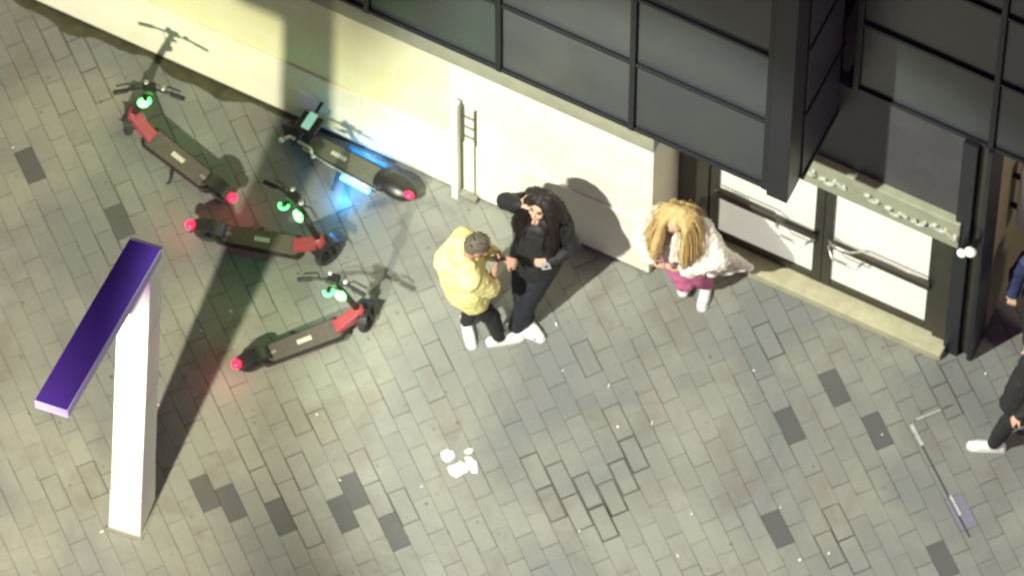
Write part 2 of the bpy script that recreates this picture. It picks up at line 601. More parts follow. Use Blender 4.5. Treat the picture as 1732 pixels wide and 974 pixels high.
# corner post and the side of the left block
WR = 0.46          # front of the right glazing
MB().box((UC + 0.032, WF - 0.06, ZB + 0.0), (UC + 0.20, WF + 0.16, ZB + PHT * NR + FT), 0.006).build('corner_post', M_POST, B)
us_side = WF + 0.165
for r in range(NR):
    z0 = ZB + PHT * r
    MB().box((UC + 0.10, us_side, z0 + 0.065), (UC + 0.215, WR + 0.02, z0 + PHT - 0.002), 0.003).build('side_panel', M_SIDEPANEL, B)
    MB().box((UC + 0.10, us_side, z0 + 0.003), (UC + 0.228, WR + 0.02, z0 + 0.062), 0.003).build('side_transom', M_FRAME, B)
# right glazing above the doors
ZR = 3.62
glazing(2.90, 2, WR, ZR, NR, first=0.42)
MB().box((UC + 0.24, WR + 0.10, 2.28), (2.495, WR + 2.5, ZR - 0.003)).build('upper_wall', M_POST, B)
# dark panel between the right glazing and the sign band
MB().box((0.2, WR - 0.02, 2.304), (2.36, WR + 0.09, ZR - 0.004), 0.004).build('canopy_panel', M_CANOPY, B)
# sign band with raised script
SB = MB().box((0.55, WR - 0.085, 1.905), (2.33, WR + 0.05, 2.30), 0.006).build('sign_band', M_SIGNBAND, B)
rs = random.Random(5)


def scribble(u0, u1, zc, h, n):
    """one joined word of rounded handwriting"""
    pts = []
    m_ = n * 4
    for k in range(m_ + 1):
        t = k / m_
        ph = t * n * 1.7
        pts.append((u0 + (u1 - u0) * t + 0.022 * math.sin(ph * 1.3), WR - 0.090, zc + h * 0.22 * math.sin(ph) + h * .15 * math.sin(ph * .37 + u0 * 9) + rs.uniform(-.006, .006)))
    MB().tube(pts, 0.020, 6).build('word', M_LETTER, SB, smooth=True)


scribble(0.93, 1.17, 2.12, 0.16, 8)
scribble(1.19, 1.42, 2.10, 0.17, 8)
scribble(1.56, 1.68, 2.12, 0.14, 5)
scribble(1.73, 1.90, 2.08, 0.15, 6)
scribble(1.95, 2.07, 2.07, 0.16, 5)
scribble(2.10, 2.33, 2.11, 0.17, 8)

# doors
WD = 0.46
MB().box((0.165, WD - 0.02, 0.09), (0.262, WD + 0.08, 2.23), 0.004).build('door_jamb', M_DOORFRAME, B)
MB().box((2.165, WD - 0.02, 0.09), (2.275, WD + 0.08, 2.23), 0.004).build('door_jamb', M_DOORFRAME, B)


def door(u0, u1, hinge_left):
    d = MB()
    s, zb_, zt = 0.075, 0.095, 1.90
    d.box((u0, WD, zb_), (u0 + s, WD + 0.05, zt), 0.003).box((u1 - s, WD, zb_), (u1, WD + 0.05, zt), 0.003)
    d.box((u0 + s + .001, WD + .002, zb_), (u1 - s - .001, WD + 0.048, zb_ + 0.10), 0.003)
    d.box((u0 + s + .001, WD + .002, zt - 0.06), (u1 - s - .001, WD + 0.048, zt), 0.003)
    dd = d.build('door', M_DOORFRAME, B)
    MB().box((u0 + s + .002, WD + 0.022, zb_ + 0.102), (u1 - s - .002, WD + 0.03, zt - 0.062)).build('door_pane', M_DOORGLASS, dd)
    zb2 = 0.86
    MB().box((u0 + s * .6, WD - 0.035, zb2), (u1 - s * .6, WD - 0.003, zb2 + 0.095), 0.006).build('push_bar', M_DOORFRAME, dd)
    # bent steel pull along the bar
    a, b = (u0 + 0.06, u1 - 0.05)
    if hinge_left:
        pts = [(a, -.05, 1.07), (a + .50, -.05, 1.07), (a + .56, -.10, 1.05), (b - .03, -.10, 1.05), (b, -.04, 1.02)]
        pts2 = [(b - .32, -.04, 0.90), (b - .27, -.10, .84), (b - .07, -.10, .84), (b, -.04, .90)]
    else:
        pts = [(a, -.04, 1.02), (a + .04, -.10, 1.06), (a + .2, -.10, 1.06), (a + .28, -.05, 1.06), (b, -.05, 1.06)]
        pts2 = [(a, -.04, .90), (a + .06, -.10, .84), (a + .26, -.10, .84), (a + .31, -.04, .90)]
    f = lambda P: [(p[0], WD + p[1], p[2]) for p in P]
    MB().tube(f(pts), 0.011, 8).build('handle', M_DOORFRAME if hinge_left else M_STEEL, dd, smooth=True)
    MB().tube(f(pts2), 0.012, 8).build('handle', M_STEEL, dd, smooth=True)


door(0.265, 1.213, True)
door(1.217, 2.162, False)
MB().box((0.165, 0.31, -0.02), (2.30, WD + 0.1, 0.088), 0.008).build('door_step', M_STEP, B)
# dark pillar of two columns at the right end
MB().box((2.28, WD - 0.06, -0.02), (2.40, WD + 0.2, ZR - 0.005), 0.006).build('pillar', M_POST, B)
MB().box((2.403, WD - 0.005, -0.02), (2.47, WD + 0.2, ZR - 0.006), 0.004).build('pillar', M_DOORFRAME, B)
MB().box((2.473, WD - 0.05, -0.02), (2.515, WD + 0.2, ZR - 0.005), 0.006).build('pillar', M_POST, B)
MB().box((2.30, WD + 0.205, -0.02), (2.50, 4.5, ZR - 0.01)).build('side_wall', M_SIDEWALL, B)
MB().box((UL, 0.55, ZB + 0.002), (UC - 0.05, 3.0, ZB + PHT * NR + 0.04)).build('upper_core', M_POST, B)
MB().box((UL, WF + 0.51, ZB + PHT * NR + 0.075), (UC, 3.0, ZB + PHT * NR + 0.16)).build('roof', M_POST, B)


def bworld(u, wv, z):
    return O + UA * u + WN * wv + Vector((0, 0, z))


# round white lamps on the pillar
lampg = 'round white lamps on the dark pillar'
for k, (u, dz, s, lab) in enumerate(((2.395, 2.04, 0.036, 'smaller round white wall lamp at the end of the sign band'),
                                     (2.46, 2.12, 0.042, 'larger round white wall lamp on the dark pillar face'))):
    t = empty('wall_lamp', bworld(u, WD - 0.06, dz), ROT)
    tag(t, lab, 'wall lamp', lampg)
    MB().ball((0, -0.10, 0), (s * 1.15, s, s), sub=3).build('lamp_globe', M_WHITE, t, smooth=True)
    MB().cone((0, 0.0, 0), (0, -0.09, 0), 0.02, 0.03, 12).cone((0, 0.008, 0), (0, -0.012, 0), 0.032, 0.032, 14).build('bracket', M_FRAME, t)
t = empty('downpipe', bworld(2.62, 0.95, 1.55), ROT)
tag(t, 'short white pipe fixed to the side wall at the far right', 'pipe')
MB().tube([(0, 0, 0), (0, 0, 0.95)], 0.06, 12).build('pipe', M_WHITE, t, smooth=True)
for z_ in (0.2, 0.7):
    MB().box((-0.117, -0.02, z_), (-0.055, 0.02, z_ + 0.03), 0.003).build('clip', M_FRAME, t)

# white post, ladder frame and its block by the wall
p = at(772, 331)
t = empty('white_post', p, ROT)
tag(t, 'slim white post standing against the cream wall left of the ladder', 'post')
MB().box((-0.026, -0.03, 0.0), (0.026, 0.03, 1.62), 0.006).build('post_shaft', M_WHITE, t)
MB().box((-0.06, -0.045, 0.0), (0.06, 0.045, 0.012), 0.003).build('base_plate', M_CONCRETE, t)
p = at(794, 330)
u0, w0 = uw(p)
t = empty('concrete_block', p, ROT)
tag(t, 'small grey concrete block at the foot of the narrow ladder', 'block')
MB().box((-0.085, -0.06, 0.0), (0.085, 0.05, 0.085), 0.012).build('block_body', M_CONCRETE, t)
M_LADDER = mat('ladder_bronze', (0.13, 0.12, 0.075), 0.5, metal=0.2, nscale=12, namt=0.3)
t2 = empty('narrow_ladder', p + Vector((0, 0, 0.088)), ROT)
tag(t2, 'narrow dark metal ladder standing on the grey block against the wall', 'ladder')
for s in (-0.052, 0.052):
    MB().box((s - 0.007, -0.010, 0), (s + 0.007, 0.010, 1.42), 0.002).build('rail', M_LADDER, t2)
for z in (0.92, 1.08, 1.25):
    MB().tube([(-0.043, 0, z), (0.043, 0, z)], 0.006, 8).build('rung', M_LADDER, t2)

# ---------------------------------------------------------------- totem sign
M_TOTEM = mat('totem_white', (0.82, 0.82, 0.80), 0.45, nscale=4, base2=(0.76, 0.76, 0.70), bump=0.05, bscale=20)
M_TOTEM_LIT = mat('totem_lilac_edge', (0.24, 0.20, 0.42), 0.4, nscale=6, namt=0.08, emit=(0.62, 0.50, 0.95), estr=0.06)
M_PURPLE = mat('totem_purple_face', (0.048, 0.016, 0.20), 0.5, nscale=5, base2=(0.038, 0.013, 0.155), emit=(0.10, 0.035, 0.55), estr=0.03)
M_PURPLE_FILL = mat('totem_purple_fill', (0.25, 0.12, 0.5), 0.4, nscale=6, namt=0.1, emit=(0.5, 0.14, 0.8), estr=4.5)
c0 = at(223, 868)
T = empty('totem_sign', c0, 0)
tag(T, 'tall white totem sign with a purple lit arm jutting from its top', 'sign')
fa = Vector((0.245, -0.085, 0)).normalized()      # along its face
sa = Vector((0.085, 0.245, 0)).normalized()       # into its depth
HT = 4.15
lean = Vector((0.215, 0.19, 0))


def ring(c, hw, hd, z):
    c = Vector((c.x, c.y, z))
    return [c - fa * hw - sa * hd, c + fa * hw - sa * hd, c + fa * hw + sa * hd, c - fa * hw + sa * hd]


MB().hexa(ring(Vector((0, 0, 0)), 0.128, 0.165, 0) + ring(lean * .14, 0.124, 0.16, 0.6), 0.004).build('base_cladding', M_TOTEM, T)
MB().hexa(ring(lean * .145, 0.122, 0.157, 0.603) + ring(lean, 0.122, 0.13, HT), 0.006).build('column', M_TOTEM, T)
MB().hexa(ring(Vector((0, 0, 0)), 0.150, 0.19, 0) + ring(Vector((0, 0, 0)), 0.150, 0.19, 0.012), 0.003).build('base_plate', M_CONCRETE, T)
for sx in (-1, 1):
    for sy in (-1, 1):
        q = fa * 0.139 * sx + sa * 0.176 * sy
        MB().cone(q + Z0 * 0.012, q + Z0 * 0.024, 0.010, 0.010, 6).build('bolt', M_STEEL, T)
for t_ in (0.42, 0.72):
    zz = 0.6 + (HT - 0.6) * t_
    MB().hexa(ring(lean * (.145 + .855 * t_), 0.1228, 0.157 - .027 * t_ + .0009, zz) + ring(lean * (.145 + .855 * t_), 0.1228, 0.157 - .027 * t_ + .0009, zz + .006)).build('seam', M_CONCRETE, T)
e0 = at(247, 424, HT + 0.02) - c0
e1 = at(87, 697, HT + 0.02) - c0
dirA = (e1 - e0); dirA.z = 0
L_A = dirA.length
dirA.normalize()
perp = Vector((-dirA.y, dirA.x, 0))
if perp.x > 0: perp = -perp
e0 = Vector((e0.x, e0.y, HT)); e1 = Vector((e1.x, e1.y, HT))


def strip(a, b, hw, z0, z1):
    return [Vector((q.x, q.y, z)) for z in (z0, z1) for q in (a - perp * hw, a + perp * hw, b + perp * hw, b - perp * hw)]


endd = Vector((0.20, -0.115, 0)).normalized()


def strip2(a, b, hw, z0, z1):
    o = []
    for z in (z0, z1):
        for q in (a - fa * hw * 0.98, a + fa * hw * 0.98, b + fa * hw, b - fa * hw):
            o.append(Vector((q.x, q.y, z)))
    return o


arm = MB().hexa(strip2(e0, e1, 0.128, HT + 0.002, HT + 0.13), 0.008).build('sign_arm', M_TOTEM_LIT, T)
MB().hexa(strip2(e0 + dirA * 0.004, e1 - dirA * 0.004, 0.119, HT + 0.131, HT + 0.140), 0.003).build('purple_face', M_PURPLE, arm)
MB().hexa(strip2(e0 + dirA * 0.3, e1 - dirA * 0.05, 0.10, HT - 0.006, HT + 0.001)).build('under_glow', M_PURPLE_FILL, arm)  # unseen glowing underside, added to tint the ground below purple

# ---------------------------------------------------------------- electric scooters
M_DECK = mat('deck_grip', (0.115, 0.09, 0.078), 0.75, nscale=30, namt=0.3, bump=0.4, bscale=200)
M_DECK_GREEN = mat('deck_grip_olive', (0.13, 0.14, 0.10), 0.6, nscale=25, namt=0.3, bump=0.3, bscale=200)
M_RED = mat('red_paint', (0.34, 0.06, 0.07), 0.4, nscale=15, namt=0.25)
M_TAIL = mat('tail_lamp_red', (0.6, 0.02, 0.06), 0.25, emit=(1.0, 0.012, 0.05), estr=3.0)
M_GREEN = mat('green_led', (0.1, 0.8, 0.4), 0.3, emit=(0.03, 1.0, 0.06), estr=12.0)
M_GREEN_CORE = mat('green_white_led', (0.6, 0.9, 0.7), 0.3, emit=(0.035, 1.0, 0.06), estr=18.0)
M_BLUE = mat('blue_strip', (0.03, 0.25, 0.75), 0.35, emit=(0.01, 0.22, 0.75), estr=0.35)
M_BLUE_LIGHT = mat('blue_underlight', (0.2, 0.5, 1.0), 0.35, emit=(0.05, 0.4, 1.0), estr=12.0)
M_DISPLAY = mat('pale_display', (0.3, 0.6, 0.5), 0.3, emit=(0.45, 0.85, 0.66), estr=0.45)
M_PRINT = mat('white_print', (0.72, 0.70, 0.62), 0.5, nscale=90, namt=0.25)
M_FENDER = mat('black_fender', (0.022, 0.02, 0.018), 0.35, nscale=12, namt=0.3)


def rounded_slab(x0, x1, hw, z0, z1, taper0=1.0, taper1=1.0):
    """deck outline: tapered, round ended slab"""
    b = MB()
    n = 8
    ring = []
    for k in range(n + 1):
        t = -math.pi / 2 + math.pi * k / n
        ring.append((x1 - 0.05 + 0.05 * math.cos(t), hw * taper1 * (round(math.sin(t)) if abs(math.sin(t)) > .99 else math.sin(t) * .92)))
    for k in range(n + 1):
        t = math.pi / 2 + math.pi * k / n
        ring.append((x0 + 0.05 + 0.05 * math.cos(t), hw * taper0 * (round(math.sin(t)) if abs(math.sin(t)) > .99 else math.sin(t) * .92)))
    lo = [b.bm.verts.new((x, y, z0)) for x, y in ring]
    hi = [b.bm.verts.new((x, y, z1 - 0.008)) for x, y in ring]
    top = [b.bm.verts.new((x * .985, y * .95, z1)) for x, y in ring]
    m_ = len(ring)
    for k in range(m_):
        j = (k + 1) % m_
        b.bm.faces.new((lo[k], lo[j], hi[j], hi[k])); b.bm.faces.new((hi[k], hi[j], top[j], top[k]))
    b.bm.faces.new(top); b.bm.faces.new(lo[::-1])
    return b


def lamp_light(parent, name, loc, colr, power):
    d = bpy.data.lights.new(name, 'POINT')
    d.energy = power; d.color = colr; d.shadow_soft_size = 0.03
    o = bpy.data.objects.new(name, d); col.objects.link(o)
    o.parent = parent; o.location = loc
    return o


def make_scooter():
    s = empty('electric_scooter', (0, 0, 0))
    rounded_slab(-0.42, 0.30, 0.098, 0.10, 0.155, 0.8, 0.95).build('deck', M_FENDER, s)
    dk = rounded_slab(-0.36, 0.27, 0.086, 0.154, 0.162, 0.85, 0.95).build('deck_mat', M_DECK, s)
    pr = MB()
    for k in range(5):
        pr.box((-0.10 + k * 0.024, -0.019, 0.1622), (-0.10 + k * 0.024 + 0.019, 0.019, 0.1640), 0.0006)
    pr.build('print', M_PRINT, dk)
    pr = MB()
    for k in range(4):
        pr.box((-0.35 + k * 0.02, -0.012, 0.1622), (-0.35 + k * 0.02 + 0.014, 0.012, 0.1638), 0.0006)
    pr.build('print', mat('dim_print', (0.35, 0.34, 0.31), 0.5, nscale=90, namt=0.3), dk)
    for x in (-0.46, 0.47):
        wh = MB().torus((x, 0, 0.115), 0.088, 0.030, 'y', 28, 10).build('wheel', M_RUBBER, s, smooth=True)
        MB().cone((x, -0.018, 0.115), (x, 0.018, 0.115), 0.066, 0.066, 20).cone((x, -0.034, 0.115), (x, 0.034, 0.115), 0.02, 0.02, 10).build('hub', M_POST, wh)
    # fenders: arcs over the wheels
    for x, a0, a1, wv in ((-0.46, 0.35, 2.75, 0.052), (0.47, 0.25, 2.6, 0.058)):
        b = MB(); seg = 14
        ro, ri = 0.146, 0.137
        prev = None
        for k in range(seg + 1):
            t = a0 + (a1 - a0) * k / seg
            q = [b.bm.verts.new((x + r_ * math.cos(t), y_, 0.115 + r_ * math.sin(t))) for r_ in (ro, ri) for y_ in (-wv, wv)]
            if prev:
                for (i, j) in ((0, 1), (1, 3), (3, 2), (2, 0)):
                    b.bm.faces.new((prev[i], prev[j], q[j], q[i]))
            else:
                b.bm.faces.new((q[0], q[1], q[3], q[2]))
            prev = q
        b.bm.faces.new((prev[0], prev[1], prev[3], prev[2]))
        b.build('fender', M_FENDER, s, smooth=False)
    # red riser from deck to steering head
    MB().hexa([(0.22, -.055, .13), (0.40, -.04, .20), (0.40, .04, .20), (0.22, .055, .13),
               (0.20, -.05, .185), (0.385, -.042, .33), (0.385, .042, .33), (0.20, .05, .185)], 0.010).build('neck', M_RED, s)
    MB().tube([(0.43, 0, 0.22), (0.395, 0, 0.38)], 0.042, 14).build('steering_head', M_RED, s, smooth=True)
    fk = MB()
    for y in (-0.05, 0.05):
        fk.tube([(0.47, y, 0.115), (0.462, y, 0.19), (0.43, y * .8, 0.25)], 0.014, 8)
    fk.box((0.40, -0.06, 0.235), (0.465, 0.06, 0.27), 0.008)
    fk.build('fork', M_BLACK, s)
    # stem leans back towards the rider
    top = Vector((0.215, 0, 1.00)); bot = Vector((0.395, 0, 0.36))
    MB().tube([bot, top], 0.027, 14, 0.022).build('stem', M_BLACK, s, smooth=True)
    MB().tube([(top.x - .05, -.27, top.z - .01), (top.x - .02, -.16, top.z + .005), (top.x, 0, top.z + .01), (top.x - .02, .16, top.z + .005), (top.x - .05, .27, top.z - .01)], 0.013, 10).build('handlebar', M_BLACK, s, smooth=True)
    for y in (-1, 1):
        MB().tube([(top.x - .052, y * .275, top.z - .011), (top.x - .028, y * .165, top.z + .004)], 0.019, 12).build('grip', M_RUBBER, s, smooth=True)
        MB().tube([(top.x + .005, y * .12, top.z), (top.x + .045, y * .15, top.z - .01), (top.x + .02, y * .25, top.z - .025)], 0.007, 6).build('brake_lever', M_BLACK, s, smooth=True)
    MB().box((top.x - .04, -.05, top.z - .01), (top.x + .05, .05, top.z + .04), 0.012).build('display_housing', M_BLACK, s)
    MB().ball((top.x + .0, -.105, top.z + .03), (.022, .022, .017)).build('bell', M_SILVER, s, smooth=True)
    MB().ball((top.x + .03, .03, top.z + .05), (.020, .020, .013)).build('mirror_knob', M_SILVER, s, smooth=True)
    MB().tube([(top.x + .02, -.13, top.z - .005), (top.x + .075, -.05, top.z - .03), (top.x + .085, -.01, top.z - .14), (top.x + .06, 0, top.z - .28)], 0.004, 6).tube([(top.x + .02, .13, top.z - .005), (top.x + .07, .06, top.z - .02), (top.x + .08, .015, top.z - .14), (top.x + .06, 0, top.z - .28)], 0.004, 6).build('cable', M_BLACK, s, smooth=True)
    # green ring lamp behind the bar and bright lamp on the stem
    MB().torus((top.x - .075, .02, top.z - .045), 0.034, 0.0095, 'z', 18, 8, (math.pi * .55, math.pi * 1.75)).build('ring_lamp', M_GREEN, s, smooth=True)
    MB().box((top.x - .075, .0, top.z - .06), (top.x - .03, .04, top.z - .04), 0.004).build('lamp_bracket', M_BLACK, s)
    q = bot.lerp(top, 0.62)
    MB().ball((q.x - .040, 0, q.z), (.026, .046, .058)).build('stem_lamp', M_GREEN_CORE, s, smooth=True)
    lamp_light(s, 'stem_lamp_light', (q.x - .10, 0, q.z + .01), (0.06, 1.0, 0.16), 2.2)
    lamp_light(s, 'tail_lamp_light', (-0.67, 0, 0.21), (1.0, 0.04, 0.10), 1.0)
    MB().ball((-0.60, 0, 0.205), (.040, .042, .032)).build('tail_lamp', M_TAIL, s, smooth=True)
    MB().box((-0.595, -.03, 0.165), (-0.54, .03, 0.19), 0.004).build('lamp_mount', M_FENDER, s)
    MB().tube([(-0.05, 0.09, 0.11), (-0.09, 0.16, 0.02), (-0.07, 0.17, 0.008)], 0.008, 8).build('kickstand', M_BLACK, s)
    for c in s.children:
        base = c.name.split('.')[0]
        xs = [v.co.x for v in c.data.vertices] if c.type == 'MESH' else [0]
        if base in STEER_NAMES or (base in ('wheel', 'fender') and min(xs) > 0.1):
            c['steered'] = 1
    return s


STEER_NAMES = ('fork', 'stem', 'handlebar', 'grip', 'brake_lever', 'display_housing', 'bell', 'mirror_knob', 'ring_lamp', 'lamp_bracket', 'stem_lamp', 'cable', 'steer_wheel', 'steer_fender')


def steer(s, deg):
    """turn the front wheel, fork and bars about the steering axis"""
    bot = Vector((0.395, 0, 0.36)); top = Vector((0.215, 0, 1.00))
    m = Matrix.Translation(bot) @ Matrix.Rotation(R(deg), 4, (top - bot).normalized()) @ Matrix.Translation(-bot)
    for c in s.children:
        if c.get('steered'):
            c.matrix_local = m


def copy_tree(o, parent=None):
    c = o.copy()
    col.objects.link(c)
    if parent is not None:
        c.parent = parent
    for ch in o.children:
        copy_tree(ch, c)
    return c


def put_scooter(o, front_px, rear_px, zf=0.12, zr=0.2):
    f, r = at(*front_px, zf), at(*rear_px, zr)
    d = f - r
    a = math.atan2(d.y, d.x)
    mid = r + d * (0.60 / 1.07)
    o.location = (mid.x, mid.y, 0)
    o.rotation_euler = (0, 0, a)


sgrp = 'hire scooters parked with green lamps lit'
proto = make_scooter()
put_scooter(proto, (218, 205), (392, 334))
steer(proto, -50)
tag(proto, 'scooter nearest the wall corner, deck slanting down to the right, green lamps lit', 'scooter', sgrp)
s3 = copy_tree(proto)
put_scooter(s3, (553, 428), (324, 381))
steer(s3, 53)
tag(s3, 'scooter lying level across the long shadow with its front wheel to the right', 'scooter', sgrp)
s4 = copy_tree(proto)
put_scooter(s4, (618, 538), (402, 615))
steer(s4, 48)
tag(s4, 'lowest scooter on bare paving, its red tail lamp beside the shadow edge', 'scooter', sgrp)


def make_low_scooter():
    s = empty('electric_scooter', (0, 0, 0))
    rounded_slab(-0.36, 0.36, 0.105, 0.09, 0.15, 0.95, 0.8).build('deck', M_FENDER, s)
    dk = rounded_slab(-0.33, 0.33, 0.088, 0.149, 0.158, 0.95, 0.85).build('deck_mat', M_DECK_GREEN, s)
    pr = MB()
    for k in range(5):
        pr.box((0.0 + k * 0.027, -0.017, 0.1582), (0.022 + k * 0.027, 0.017, 0.1600), 0.0006)
    pr.build('print', M_PRINT, dk)
    MB().tube([(0.34, 0.085, 0.155), (0.1, 0.104, 0.155), (-0.2, 0.108, 0.155), (-0.36, 0.10, 0.155)], 0.009, 8).build('edge_trim', M_SILVER, s, smooth=True)
    MB().tube([(0.03, -0.104, 0.155), (-0.12, -0.108, 0.158), (-0.30, -0.108, 0.17)], 0.018, 10).build('side_light', M_BLUE, s, smooth=True)
    MB().box((-0.25, -0.105, 0.070), (0.0, -0.075, 0.088), 0.004).box((-0.27, 0.085, 0.060), (-0.02, 0.125, 0.084), 0.004).build('under_glow', M_BLUE_LIGHT, s)
    for x in (-0.46, 0.45):
        wh = MB().torus((x, 0, 0.115), 0.085, 0.034, 'y', 28, 10).build('wheel', M_RUBBER, s, smooth=True)
        MB().cone((x, -0.02, 0.115), (x, 0.02, 0.115), 0.06, 0.06, 20).build('hub', M_POST, wh)
    MB().ball((-0.46, 0, 0.18), (0.175, 0.105, 0.075), sub=3).ball((-0.34, 0, 0.17), (0.08, 0.11, 0.05), sub=3).skin('fender', M_FENDER, s, 0.012, 4)
    MB().ball((-0.585, 0.035, 0.225), (.045, .032, .024)).build('tail_lamp', M_TAIL, s, smooth=True)
    lamp_light(s, 'under_lamp_light', (-0.12, 0.24, 0.10), (0.10, 0.45, 1.0), 4.0)
    lamp_light(s, 'under_lamp_light', (-0.10, -0.22, 0.12), (0.25, 0.5, 1.0), 2.0)
    MB().ball((0.45, 0, 0.19), (0.13, 0.07, 0.065), sub=3).cap((0.38, 0, 0.16), (0.33, 0, 0.34), 0.06, 0.045).skin('front_housing', M_FENDER, s, 0.012, 4)
    MB().tube([(0.34, 0, 0.30), (0.30, 0, 0.50)], 0.032, 12).build('stem', M_BLACK, s, smooth=True)
    MB().tube([(0.47, 0.16, 0.30), (0.43, 0.115, 0.315), (0.34, 0.11, 0.30), (0.25, 0.115, 0.29), (0.21, 0.15, 0.28)], 0.014, 10).ball((0.475, 0.17, 0.30), 0.024).ball((0.20, 0.155, 0.28), 0.019).build('side_rail', M_SILVER, s, smooth=True)
    MB().box((0.22, -0.06, 0.49), (0.40, 0.10, 0.52), 0.012).build('display_housing', M_BLACK, s)
    MB().box((0.28, -0.065, 0.521), (0.35, 0.085, 0.530), 0.003).build('display', M_DISPLAY, s)
    MB().tube([(0.33, -0.22, 0.48), (0.31, 0, 0.495), (0.33, 0.24, 0.48)], 0.014, 8).build('handlebar', M_BLACK, s, smooth=True)
    MB().tube([(0.02, 0.09, 0.11), (-0.01, 0.22, 0.02)], 0.010, 8).build('kickstand', M_BLACK, s)
    return s


s2 = make_low_scooter()
put_scooter(s2, (500, 228), (695, 326), 0.12, 0.2)
tag(s2, 'low scooter with blue light under its deck, parked in shade along the wall', 'scooter')

# ---------------------------------------------------------------- people
M_SKIN = mat('skin', (0.64, 0.39, 0.26), 0.5, nscale=30, namt=0.12)
M_SKIN_TAN = mat('skin_tan', (0.42, 0.24, 0.16), 0.5, nscale=30, namt=0.15)
M_EYE = mat('eye_dark', (0.03, 0.02, 0.018), 0.2, nscale=30, namt=0.2)
M_LIPS = mat('lips', (0.42, 0.12, 0.10), 0.4, nscale=60, namt=0.2)
M_YELLOW = mat('yellow_fleece', (0.80, 0.74, 0.28), 0.9, nscale=14, base2=(0.76, 0.70, 0.30), bump=0.5, bscale=90)
M_BLACKCLOTH = mat('black_cloth', (0.016, 0.016, 0.017), 0.85, nscale=18, namt=0.4, bump=0.4, bscale=120)
M_BLACKJACKET = mat('black_jacket', (0.017, 0.016, 0.016), 0.65, nscale=14, namt=0.4, bump=0.4, bscale=60)
M_NAVY = mat('navy_cloth', (0.013, 0.015, 0.023), 0.8, nscale=16, namt=0.35, bump=0.4, bscale=120)
M_NAVYJACKET = mat('navy_jacket', (0.03, 0.04, 0.11), 0.7, nscale=14, namt=0.35, bump=0.4, bscale=60)
M_PINK = mat('pink_cloth', (0.55, 0.15, 0.28), 0.8, nscale=14, namt=0.25, bump=0.4, bscale=120)
M_FUR = mat('white_fur', (0.84, 0.81, 0.74), 0.95, nscale=22, base2=(0.78, 0.72, 0.60), bump=0.9, bscale=110)
M_SHOE = mat('white_shoe', (0.82, 0.82, 0.78), 0.55, nscale=30, namt=0.08)
M_SOLE = mat('shoe_sole', (0.70, 0.69, 0.64), 0.7, nscale=30, namt=0.12)
M_DARKSHOE = mat('dark_shoe', (0.03, 0.03, 0.035), 0.6, nscale=30, namt=0.3)
M_HAIR_GREY = mat('hair_dark_ash', (0.15, 0.125, 0.085), 0.6, nscale=60, base2=(0.09, 0.075, 0.05), bump=0.6, bscale=150)
M_HAIR_BROWN = mat('hair_dark_brown', (0.014, 0.007, 0.005), 0.5, nscale=60, base2=(0.008, 0.005, 0.004), bump=0.6, bscale=150)
M_HAIR_BLOND = mat('hair_blond', (0.64, 0.47, 0.20), 0.55, nscale=40, base2=(0.46, 0.30, 0.11), bump=0.7, bscale=150)
M_HAIR_BLACK = mat('hair_black', (0.012, 0.010, 0.010), 0.45, nscale=60, namt=0.4, bump=0.6, bscale=150)
Z = Vector((0, 0, 1))


def add_hand(b, wrist, d, palm_n, curl=0.5, thumb_side=1, s=1.0):
    """palm, four bent fingers of unequal length and a thumb from the side of the palm"""
    d = d.normalized()
    n = (palm_n - d * palm_n.dot(d)).normalized()
    side = d.cross(n) * thumb_side
    pl = 0.085 * s
    for k in range(4):
        o = (k - 1.5) * 0.019 * s
        b.cap(wrist + side * o * 0.6, wrist + d * pl + side * o, 0.014 * s, 0.0115 * s)
    for k, ln in enumerate((0.062, 0.076, 0.082, 0.072)):
        o = (k - 1.5) * 0.021 * s
        p0 = wrist + d * pl + side * o
        d1 = (d * math.cos(curl * .7) + n * math.sin(curl * .7)).normalized()
        p1 = p0 + d1 * ln * .5 * s
        d2 = (d * math.cos(curl * 1.8) + n * math.sin(curl * 1.8)).normalized()
        p2 = p1 + d2 * ln * .48 * s
        b.cap(p0, p1, 0.0095 * s, 0.0088 * s); b.cap(p1, p2, 0.0088 * s, 0.0075 * s)
    t0 = wrist + d * 0.025 * s + side * 0.03 * s
    t1 = t0 + (d * .6 + side * .7 + n * .25).normalized() * 0.038 * s
    t2 = t1 + (d * .85 + side * .15 + n * .5).normalized() * 0.03 * s
    b.cap(t0, t1, 0.013 * s, 0.0105 * s); b.cap(t1, t2, 0.0105 * s, 0.0085 * s)


